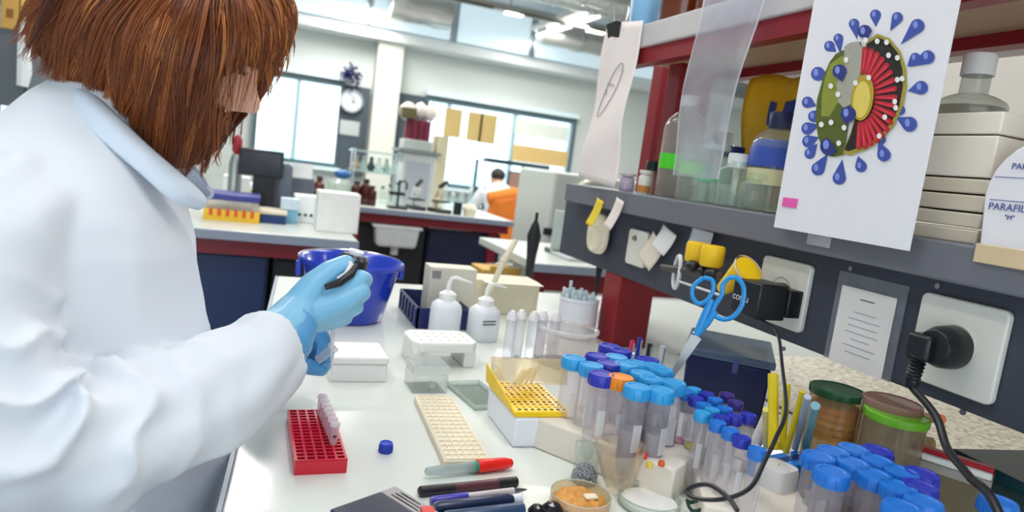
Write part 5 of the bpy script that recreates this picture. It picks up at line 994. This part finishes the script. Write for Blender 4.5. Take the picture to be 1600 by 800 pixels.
# torso cross sections: z, centre x, centre y, half depth, half width
SEC = [(.42, -.175, .84, .150, .205), (.60, -.165, .84, .150, .20), (.75, -.160, .84, .142, .19), (.86, -.155, .84, .140, .182), (.94, -.160, .845, .138, .180), (1.02, -.172, .85, .130, .182), (1.08, -.180, .85, .127, .187), (1.13, -.186, .85, .125, .185), (1.165, -.19, .85, .116, .175), (1.195, -.192, .85, .104, .152), (1.225, -.188, .85, .088, .122), (1.25, -.178, .85, .070, .092), (1.275, -.168, .85, .058, .072), (1.29, -.158, .85, .05, .058)]
def interp(z):
    for i in range(len(SEC) - 1):
        a, b = SEC[i], SEC[i + 1]
        if z <= b[0] or i == len(SEC) - 2:
            t_ = min(1, max(0, (z - a[0]) / (b[0] - a[0]))); t_ = t_ * t_ * (3 - 2 * t_) if False else t_; return [a[k] + (b[k] - a[k]) * t_ for k in range(1, 5)]
NU, NV = 110, 110
for j in range(NV):
    z = SEC[0][0] + (SEC[-1][0] - SEC[0][0]) * j / (NV - 1); cx, cy, a_, b_ = interp(z)
    for i in range(NU):
        th = 2 * PI * i / NU; c_, s_ = math.cos(th), math.sin(th); e = .85
        x = cx + a_ * math.copysign(abs(c_) ** e, c_); y = cy + b_ * math.copysign(abs(s_) ** e, s_)
        # vertical drapes under the chest, diagonal drapes at the hip
        d = .011 * ((1 - abs(math.sin(th * 5 + z * 9 + 2 * noise.noise(Vector((x * 6, y * 6, z * 6)))))) ** 1.8 - .3) * min(1, max(0, (1.2 - z) * 4)) + .010 * noise.noise(Vector((x * 9, y * 9, z * 5)))
        d += .005 * math.sin((z * 38 + x * 40)) * math.exp(-((z - .93) / .06) ** 2)
        g.v.append((x + d * c_ - WO.x, y + d * s_ - WO.y, z))
for j in range(NV - 1):
    for i in range(NU):
        g.f.append((j * NU + i, j * NU + (i + 1) % NU, (j + 1) * NU + (i + 1) % NU, (j + 1) * NU + i))
g.f.append(tuple(range(NU - 1, -1, -1))); g.f.append(tuple((NV - 1) * NU + k for k in range(NU)))
def sleeve(path, rad, side, bend, cuff=True):
    P = [Vector(p) for p in path]; n = len(P); out = []; rr = []
    for i in range(n - 1):
        p0 = P[max(i - 1, 0)]; p1 = P[i]; p2 = P[i + 1]; p3 = P[min(i + 2, n - 1)]
        for k in range(16):
            s = k / 16; out.append(.5 * ((2 * p1) + (p2 - p0) * s + (2 * p0 - 5 * p1 + 4 * p2 - p3) * s * s + (-p0 + 3 * p1 - 3 * p2 + p3) * s ** 3)); rr.append(rad[i] + (rad[i + 1] - rad[i]) * s)
    out.append(P[-1]); rr.append(rad[-1]); m_ = len(out); T = [(out[min(i + 1, m_ - 1)] - out[max(i - 1, 0)]).normalized() for i in range(m_)]
    ref = Vector((0, side, 0)); g2 = G(); NN = 72; eb = P[bend]
    inn = (P[bend - 1] - eb).normalized() + (P[bend + 1] - eb).normalized(); inn.normalize()
    for i in range(m_):
        u = (ref - T[i] * ref.dot(T[i])).normalized(); w_ = T[i].cross(u)
        de = (out[i] - eb).length; le = sum((out[k + 1] - out[k]).length for k in range(i))
        for k in range(NN):
            a = 2 * PI * k / NN; dv = u * math.cos(a) + w_ * math.sin(a)
            fac = .5 + .5 * dv.dot(inn)                                   # 1 on the inside of the bend
            amp = .0135 * math.exp(-(de / .10) ** 2) * (.30 + .70 * fac)
            ph_ = le * 62 + 1.3 * math.sin(a * 2 + .6) + 2.2 * noise.noise(out[i] * 14 + dv * 1.3)
            d = amp * 1.25 * ((1 - abs(math.sin(ph_))) ** 1.6 * 1.9 - .75)
            d += .009 * noise.noise(out[i] * 11 + dv * 1.7) + .002 * math.sin(le * 60 + a * 3)
            g2.v.append(tuple(out[i] + dv * (rr[i] + d) - WO))
    for i in range(m_ - 1):
        for k in range(NN): g2.f.append((i * NN + k, i * NN + (k + 1) % NN, (i + 1) * NN + (k + 1) % NN, (i + 1) * NN + k))
    g2.f.append(tuple(range(NN - 1, -1, -1)))
    # the cuff turns inwards and closes around the wrist
    o_ = len(g2.v); 
    for q_, dd in ((.90, 0.0), (.86, -.012), (.45, -.016)):
        for k in range(NN):
            v = Vector(g2.v[(m_ - 1) * NN + k]); c0 = out[-1] - WO; g2.v.append(tuple(c0 + (v - c0) * q_ + T[-1] * dd))
    prev = (m_ - 1) * NN
    for r_ in range(3):
        cur = o_ + r_ * NN
        for k in range(NN): g2.f.append((prev + k, prev + (k + 1) % NN, cur + (k + 1) % NN, cur + k))
        prev = cur
    g2.f.append(tuple(prev + k for k in range(NN)))
    return g2
gs = sleeve([(-.195, .75, 1.165), (-.214, .685, 1.125), (-.205, .645, 1.06), (-.160, .625, .988), (-.07, .685, .988), (.0, .755, 1.006), (.030, .795, 1.019)], [.062, .068, .066, .064, .060, .054, .050], -1, 3)
g.add(gs.v, gs.f)
gs = sleeve([(-.185, .95, 1.150), (-.19, 1.01, 1.105), (-.17, 1.04, 1.03), tuple(hp(285, 640, 1.03)), tuple(hp(350, 600, 1.0)), tuple(hp(400, 578, .975)), tuple(hp(436, 562, .955))], [.056, .060, .054, .046, .042, .038, .034], 1, 3)
g.add(gs.v, gs.f)
coat = link('lab_coat', g, COAT, woman); md = coat.modifiers.new('r', 'REMESH'); md.mode = 'VOXEL'; md.voxel_size = .0038; md.use_smooth_shade = True; md = coat.modifiers.new('sm', 'SMOOTH'); md.iterations = 2; md.factor = .5; bake(coat)
# collar: band standing round the neck, folding outwards into the lapel, both sides
def collar(sgn):
    top = [hp(100, 128, .85), hp(135, 142, .80), hp(185, 185, .772), hp(238, 235, .765), hp(288, 280, .775), hp(312, 302, .80)]
    out = [hp(78, 160, .85), hp(108, 176, .785), hp(160, 218, .750), hp(214, 264, .742), hp(268, 312, .748), hp(308, 328, .79)]
    if sgn < 0: top = [Vector((p.x, 1.7 - p.y, p.z)) for p in top]; out = [Vector((p.x, 1.7 - p.y, p.z)) for p in out]
    def cr(P, s):
        s = s * (len(P) - 1); i = min(int(s), len(P) - 2); s -= i; p0 = P[max(i - 1, 0)]; p1 = P[i]; p2 = P[i + 1]; p3 = P[min(i + 2, len(P) - 1)]
        return .5 * ((2 * p1) + (p2 - p0) * s + (2 * p0 - 5 * p1 + 4 * p2 - p3) * s * s + (-p0 + 3 * p1 - 3 * p2 + p3) * s ** 3)
    def f(u, v):
        a = cr(top, u); b = cr(out, u); c_ = (a + b) / 2; nn = (c_ - Vector((-.15, .85, 1.2))).normalized(); return a.lerp(b, v) + nn * (.007 * math.sin(PI * min(1, v * 1.1)) + .002 * math.sin(u * 9)) - WO
    return G().grid(f, 40, 12)
for s in (1, -1): link('collar', collar(s), COLLAR, woman, solid=.004)
# seams of the coat: back of the armhole, side seam, pocket edge
def on_torso(z, th, off=.002):
    cx, cy, a_, b_ = interp(z); c_, s_ = math.cos(th), math.sin(th); e = .85; return Vector((cx + (a_ + off) * math.copysign(abs(c_) ** e, c_), cy + (b_ + off) * math.copysign(abs(s_) ** e, s_), z)) - WO
link('trousers', G().tube([W((-.21, .77, .8)), W((-.21, .77, .4)), W((-.21, .77, .08))], [.095, .08, .07], 16).tube([W((-.21, .93, .8)), W((-.21, .93, .4)), W((-.21, .93, .08))], [.095, .08, .07], 16), mat('#2a3048', .8), woman)
link('shoe', G().ball(tuple(W((-.15, .77, .035))), (.12, .045, .035)), WHITE, woman); link('shoe', G().ball(tuple(W((-.15, .93, .035))), (.12, .045, .035)), WHITE, woman)

# ---- gloves
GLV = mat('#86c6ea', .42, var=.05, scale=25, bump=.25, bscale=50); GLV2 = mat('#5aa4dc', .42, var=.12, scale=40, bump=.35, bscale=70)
def glove(chains, mt, vox=.0016):
    g = G()
    for ch in chains:
        P = [hp(a, b, y) - WO for a, b, y, r in ch]; R = [r for *_, r in ch]; pp = []; rr = []
        for i in range(len(P) - 1):
            for k in range(5): pp.append(P[i].lerp(P[i + 1], k / 5)); rr.append(R[i] + (R[i + 1] - R[i]) * k / 5)
        pp.append(P[-1]); rr.append(R[-1]); g.tube(pp, rr, 14); g.ball(tuple(P[0]), R[0], 14, 8); g.ball(tuple(P[-1]), R[-1], 14, 8)
    o = link('glove', g, mt, woman); md = o.modifiers.new('r', 'REMESH'); md.mode = 'VOXEL'; md.voxel_size = vox; md.use_smooth_shade = True; md = o.modifiers.new('sm', 'SMOOTH'); md.iterations = 5; md.factor = .6; bake(o)
    return o
RG = [[(420, 535, .79, .034), (445, 515, .81, .030), (462, 492, .835, .027)],                                # wrist
      [(455, 500, .83, .025), (500, 475, .850, .018), (535, 452, .858, .015), (561, 436, .862, .0125)],      # index metacarpal
      [(455, 502, .83, .024), (500, 485, .845, .020), (540, 468, .852, .016), (562, 456, .856, .0125)],
      [(455, 505, .83, .024), (498, 495, .848, .018), (532, 486, .858, .0145), (552, 478, .862, .0120)],
      [(455, 508, .832, .022), (490, 503, .855, .015), (520, 500, .866, .0125), (536, 496, .870, .0110)],
      [(505, 485, .848, .020), (530, 470, .858, .016)],
      [(561, 436, .862, .0122), (570, 437, .882, .0108), (560, 452, .900, .0100), (545, 462, .905, .0092)],   # index curling away around the barrel
      [(562, 456, .856, .0122), (567, 458, .880, .0106), (555, 470, .900, .0098), (538, 474, .905, .0090)],
      [(552, 478, .862, .0118), (556, 480, .884, .0102), (545, 488, .900, .0095), (530, 490, .903, .0088)],
      [(536, 496, .870, .0108), (540, 497, .888, .0092), (530, 502, .900, .0085), (518, 503, .902, .0078)],
      [(465, 478, .838, .020), (488, 446, .848, .0165), (514, 424, .858, .0135), (540, 412, .868, .0115)]]   # thumb on top
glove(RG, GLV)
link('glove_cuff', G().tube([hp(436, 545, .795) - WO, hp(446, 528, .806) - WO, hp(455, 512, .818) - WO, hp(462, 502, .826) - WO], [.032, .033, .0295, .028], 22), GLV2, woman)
LG = [[(430, 560, .95, .030), (452, 555, .945, .026)], [(450, 553, .945, .024), (470, 540, .94, .018), (482, 526, .935, .014)], [(450, 560, .945, .022), (468, 560, .945, .017)],
      [(470, 532, .938, .0135), (486, 520, .925, .0115), (502, 524, .912, .0105), (508, 540, .905, .0098), (504, 552, .903, .0090)],   # index
      [(482, 535, .945, .0125), (500, 534, .935, .0110), (512, 545, .925, .0100), (510, 560, .918, .0092)],
      [(470, 548, .95, .012), (498, 548, .945, .0105), (508, 562, .935, .0095), (504, 572, .93, .0088)],
      [(455, 565, .95, .012), (480, 566, .95, .0100), (500, 574, .942, .0090), (508, 572, .938, .0085)],
      [(450, 562, .938, .017), (468, 568, .920, .0125), (486, 574, .908, .0108), (502, 577, .902, .0095)]]                              # thumb
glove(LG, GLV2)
# ---- pipette and the tube in the left hand
t = thing('pipette', 'short pipette with a dark thumb button gripped in the upper gloved hand', 'pipette', hp(535, 440, .884))
o = Vector(t.location); a = hp(549, 418, .884) - o; b = hp(526, 498, .884) - o; d = (a - b)
link('handle', G().tube([b, b + d * .5, a], [.010, .011, .012], 18), mat('#23242c', .35), t)
ax = d.normalized(); link('head_ring', G().tube([a - ax * .004, a + ax * .012, a + ax * .017], [.0185, .0195, .015], 24), mat('#20212a', .3), t); link('thumb_button', G().tube([a + ax * .015, a + ax * .022, a + ax * .024], [.010, .011, .008], 20), mat('#e9e9ee', .3), t)
c_ = hp(520, 515, .880) - o; e_ = hp(518, 560, .872) - o; link('shaft', G().tube([b, c_], [.005, .0028], 14), mat('#dcdce4', .35), t); link('tip', G().tube([c_, e_, hp(519, 596, .864) - o], [.0030, .0016, .0005], 12), clear('#f4f0f2', .45, .08), t)
# dark trigger piece seen on the near side between thumb and fingers
link('finger_hook', G().tube([hp(508, 449, .835) - o, hp(530, 442, .838) - o, hp(548, 428, .846) - o, hp(554, 416, .862) - o], [.0035, .0050, .0055, .005], 12), mat('#1a1b24', .35), t)
link('white_collar', G().tube([hp(528, 437, .842) - o, hp(541, 428, .846) - o, hp(548, 414, .856) - o, hp(542, 405, .870) - o], .0035, 10), mat('#e6e6ea', .35), t)
t = thing('held_tube', 'small clear tube pinched in the lower gloved hand', 'tube', hp(503, 562, .897)); o = Vector(t.location)
link('body', G().tube([hp(496, 563, .896) - o, hp(518, 545, .893) - o], [.006, .0065], 14, cap=True), clear('#e8ecf6', .45, .05), t); link('cap', G().tube([hp(518, 545, .893) - o, hp(522, 541, .893) - o], .0078, 14), MILKY, t)

# ---- hair: a cap surface and several thousand fine strands over it
HAIRM = bpy.data.materials.new('hair_auburn'); HAIRM.use_nodes = True; nt = HAIRM.node_tree; N = nt.nodes; L = nt.links; b = N['Principled BSDF']
ge = N.new('ShaderNodeAttribute'); ge.attribute_name = 'tone'; r = N.new('ShaderNodeValToRGB'); el = r.color_ramp.elements; el[0].color = (*lin('#54281a'), 1); el[1].color = (*lin('#e89a50'), 1); el[1].position = 1
for p_, c_ in ((.3, '#7a3c20'), (.65, '#98542c'), (.85, '#b86a34')): e = el.new(p_); e.color = (*lin(c_), 1)
L.new(ge.outputs['Fac'], r.inputs[0]); L.new(r.outputs[0], b.inputs['Base Color']); b.inputs['Roughness'].default_value = .36; b.inputs['Specular IOR Level'].default_value = .6
HAIRB = mat('#54281a', .6, var=.3, scale=60)
def hx(px, py): p = onY(px, py, YC); return Vector((p.x, p.z))      # head profile plane, metres
CR = hx(345, -52)
OUT = [hx(*p) for p in ((84, -30), (60, 40), (66, 92), (94, 122), (128, 150), (165, 190), (205, 232), (248, 268), (292, 276), (328, 252), (352, 222), (374, 196), (398, 170), (424, 128), (442, 92), (448, 40), (430, -20))]
def oc(s):
    s = max(0, min(.9999, s)) * (len(OUT) - 1); i = int(s); s -= i; p0 = OUT[max(i - 1, 0)]; p1 = OUT[i]; p2 = OUT[i + 1]; p3 = OUT[min(i + 2, len(OUT) - 1)]
    return .5 * ((2 * p1) + (p2 - p0) * s + (2 * p0 - 5 * p1 + 4 * p2 - p3) * s * s + (-p0 + 3 * p1 - 3 * p2 + p3) * s ** 3)
def curve2(u, v):   # u round the outline (back to front), v from crown to tip, falling and then hanging
    E = oc(u); d = E - CR
    k = Vector((d.x * (.84 + .26 * u) + .030 * max(0, math.sin(PI * (u - .3) / .7)), d.y * (.20 + .15 * min(1, u * 2))))
    C1 = CR + k; return CR * (1 - v) ** 2 + C1 * 2 * v * (1 - v) + E * v * v
def inside(x, z, poly):
    c_ = False; j = len(poly) - 1
    for i in range(len(poly)):
        if (poly[i].y > z) != (poly[j].y > z) and x < (poly[j].x - poly[i].x) * (z - poly[i].y) / (poly[j].y - poly[i].y) + poly[i].x: c_ = not c_
        j = i
    return c_
NGAP = [hx(*p) for p in ((390, 140), (398, 130), (405, 150), (400, 172), (392, 186), (384, 190), (386, 160))]
GAP = [hx(*p) for p in ((350, 130), (366, 124), (388, 112), (412, 118), (414, 155), (398, 188), (380, 204), (362, 190), (346, 172), (343, 140))]
def bulge(v, u): return .030 + .070 * math.sin(PI * min(.97, .10 + .80 * v)) * (1 - .25 * abs(u - .45))
def shell(u, v, side, k=1.0):
    q = curve2(u, v); cx = CR.x; B = (.012 + .088 * (1 - (1 - min(1, v * 1.9)) ** 2)) * k
    B *= (1 - .62 * max(0, v - .62) / .38) if True else 1
    B *= 1 - .45 * abs(2 * u - 1) ** 3
    return Vector((q.x, YC + side * B, q.y))
for side in (-1, 1):
    g = G(); nu, nv = 200, 80
    for j in range(nv):
        for i in range(nu): g.v.append(tuple(shell(.01 + .98 * i / (nu - 1), .96 * j / (nv - 1), side, .90) - WO))
    for j in range(nv - 1):
        for i in range(nu - 1):
            a = j * nu + i; c_ = (Vector(g.v[a]) + Vector(g.v[a + nu + 1])) / 2 + WO
            if side == -1 and inside(c_.x, c_.z, GAP): continue
            if side == 1 and (inside(c_.x, c_.z, NGAP) or (i > nu * .80 and j > nv * .7)): continue
            g.f.append((a, a + 1, a + nu + 1, a + nu))
    link('hair_base', g, HAIRB, woman, solid=.002)
def strands(n, side, seed, rr):
    random.seed(seed); g = G(); cnt = 0; tone = []
    while cnt < n:
        uc = random.random(); m_ = random.randint(9, 18); ph = random.uniform(0, 6.28); amp = random.uniform(.0005, .0045); dep = random.gauss(0, .005)
        lay = random.random(); vend = random.uniform(.90, 1.06) if lay < .55 else random.uniform(.62, .92); dep += .004 if vend < .9 else 0
        sw = random.gauss(0, .022); tc = min(1, max(0, random.gauss(.53, .22))) + (.26 if uc > .66 and vend < 1.0 and random.random() < .6 else 0); vs = random.choice((0, .0, .05, .15, .3, .45)); wid = random.uniform(.008, .020)
        flick = random.uniform(0, .02) * min(1, uc * 7) if uc < .33 else random.uniform(-.004, .006)
        for q in range(m_):
            du = random.gauss(0, 1); dd = random.gauss(0, 1); v0 = max(0, vs + random.uniform(-.05, .05)); ve = vend + random.uniform(-.05, .03); pts = []; NS = 15
            for k in range(NS):
                v = v0 + (ve - v0) * k / (NS - 1); cv = 1 - .72 * (k / (NS - 1)) ** 2
                uu = max(.002, min(.998, uc + du * wid * cv + sw * math.sin(v * 3.0) + .004 * math.sin(v * 6 + ph)))
                p = shell(uu, min(v, 1.0), side, 1.0 + .05 * noise.noise(Vector((uu * 14, v * 3, side))))
                if v > 1: p.z -= (v - 1) * .10
                vv = v ** 3; p.x += amp * math.sin(v * 9 + ph) * v * 1.6; p.y += side * (dep + dd * .0018 * cv + .002 * math.sin(v * 8 + ph))
                p.x -= flick * v ** 7; p.z += flick * .45 * v ** 7
                pts.append(p - WO)
            jx, jz = random.gauss(0, .0035), random.gauss(0, .0035)
            if side == 1 and random.random() < .85 and any(inside((p + WO).x, (p + WO).z, NGAP) for p in pts): continue
            if side == -1:
                kk = next((i for i, p in enumerate(pts) if inside((p + WO).x + jx, (p + WO).z + jz, GAP)), None)
                if kk is not None and random.random() < .975:
                    tail = pts[kk:]; k2 = next((i for i, p in enumerate(tail) if not inside((p + WO).x + jx, (p + WO).z + jz, GAP)), None)
                    if k2 is not None and len(tail) - k2 >= 4 and random.random() < .75: pts = tail[k2:]
                    elif kk >= 5 and random.random() < .5: pts = pts[:kk]
                    else: continue
            r0 = rr * random.uniform(.6, 1.4); rad = [r0 * (1 - .8 * (k / (len(pts) - 1)) ** 2.5) for k in range(len(pts))]
            g.tube(pts, rad, 3, cap=False); tone += [min(1, max(0, tc + random.gauss(0, .10)))] * (len(pts) * 3); cnt += 1
    g.tone = tone; return g
for (n_, sd, se, rr_) in ((9500, -1, 3, .00055), (2200, 1, 5, .0007)):
    g = strands(n_, sd, se, rr_); o = link('hair', g, HAIRM, woman, ang=180); o['kind'] = 'stuff'
    at = o.data.attributes.new('tone', 'FLOAT', 'POINT'); at.data.foreach_set('value', g.tone)

# ------------------------------------------------------------------ every look-alike gets its own place in its label
ORD = ['first', 'second', 'third', 'fourth', 'fifth', 'sixth', 'seventh', 'eighth', 'ninth', 'tenth', 'eleventh', 'twelfth', 'thirteenth', 'fourteenth', 'fifteenth']
same = {}
for o in COL.objects:
    if o.parent is None and o.get('label'): same.setdefault(o['label'], []).append(o)
for la, os_ in same.items():
    if len(os_) < 2: continue
    def px_(o): d = Vector(o.location) - CAM; return d.dot(RIGHT) / max(d.dot(FWD), .01)
    os_.sort(key=px_)
    for i, o in enumerate(os_): o['label'] = ' '.join(la.split()[:12]) + ', ' + ORD[min(i, 14)] + ' from left'
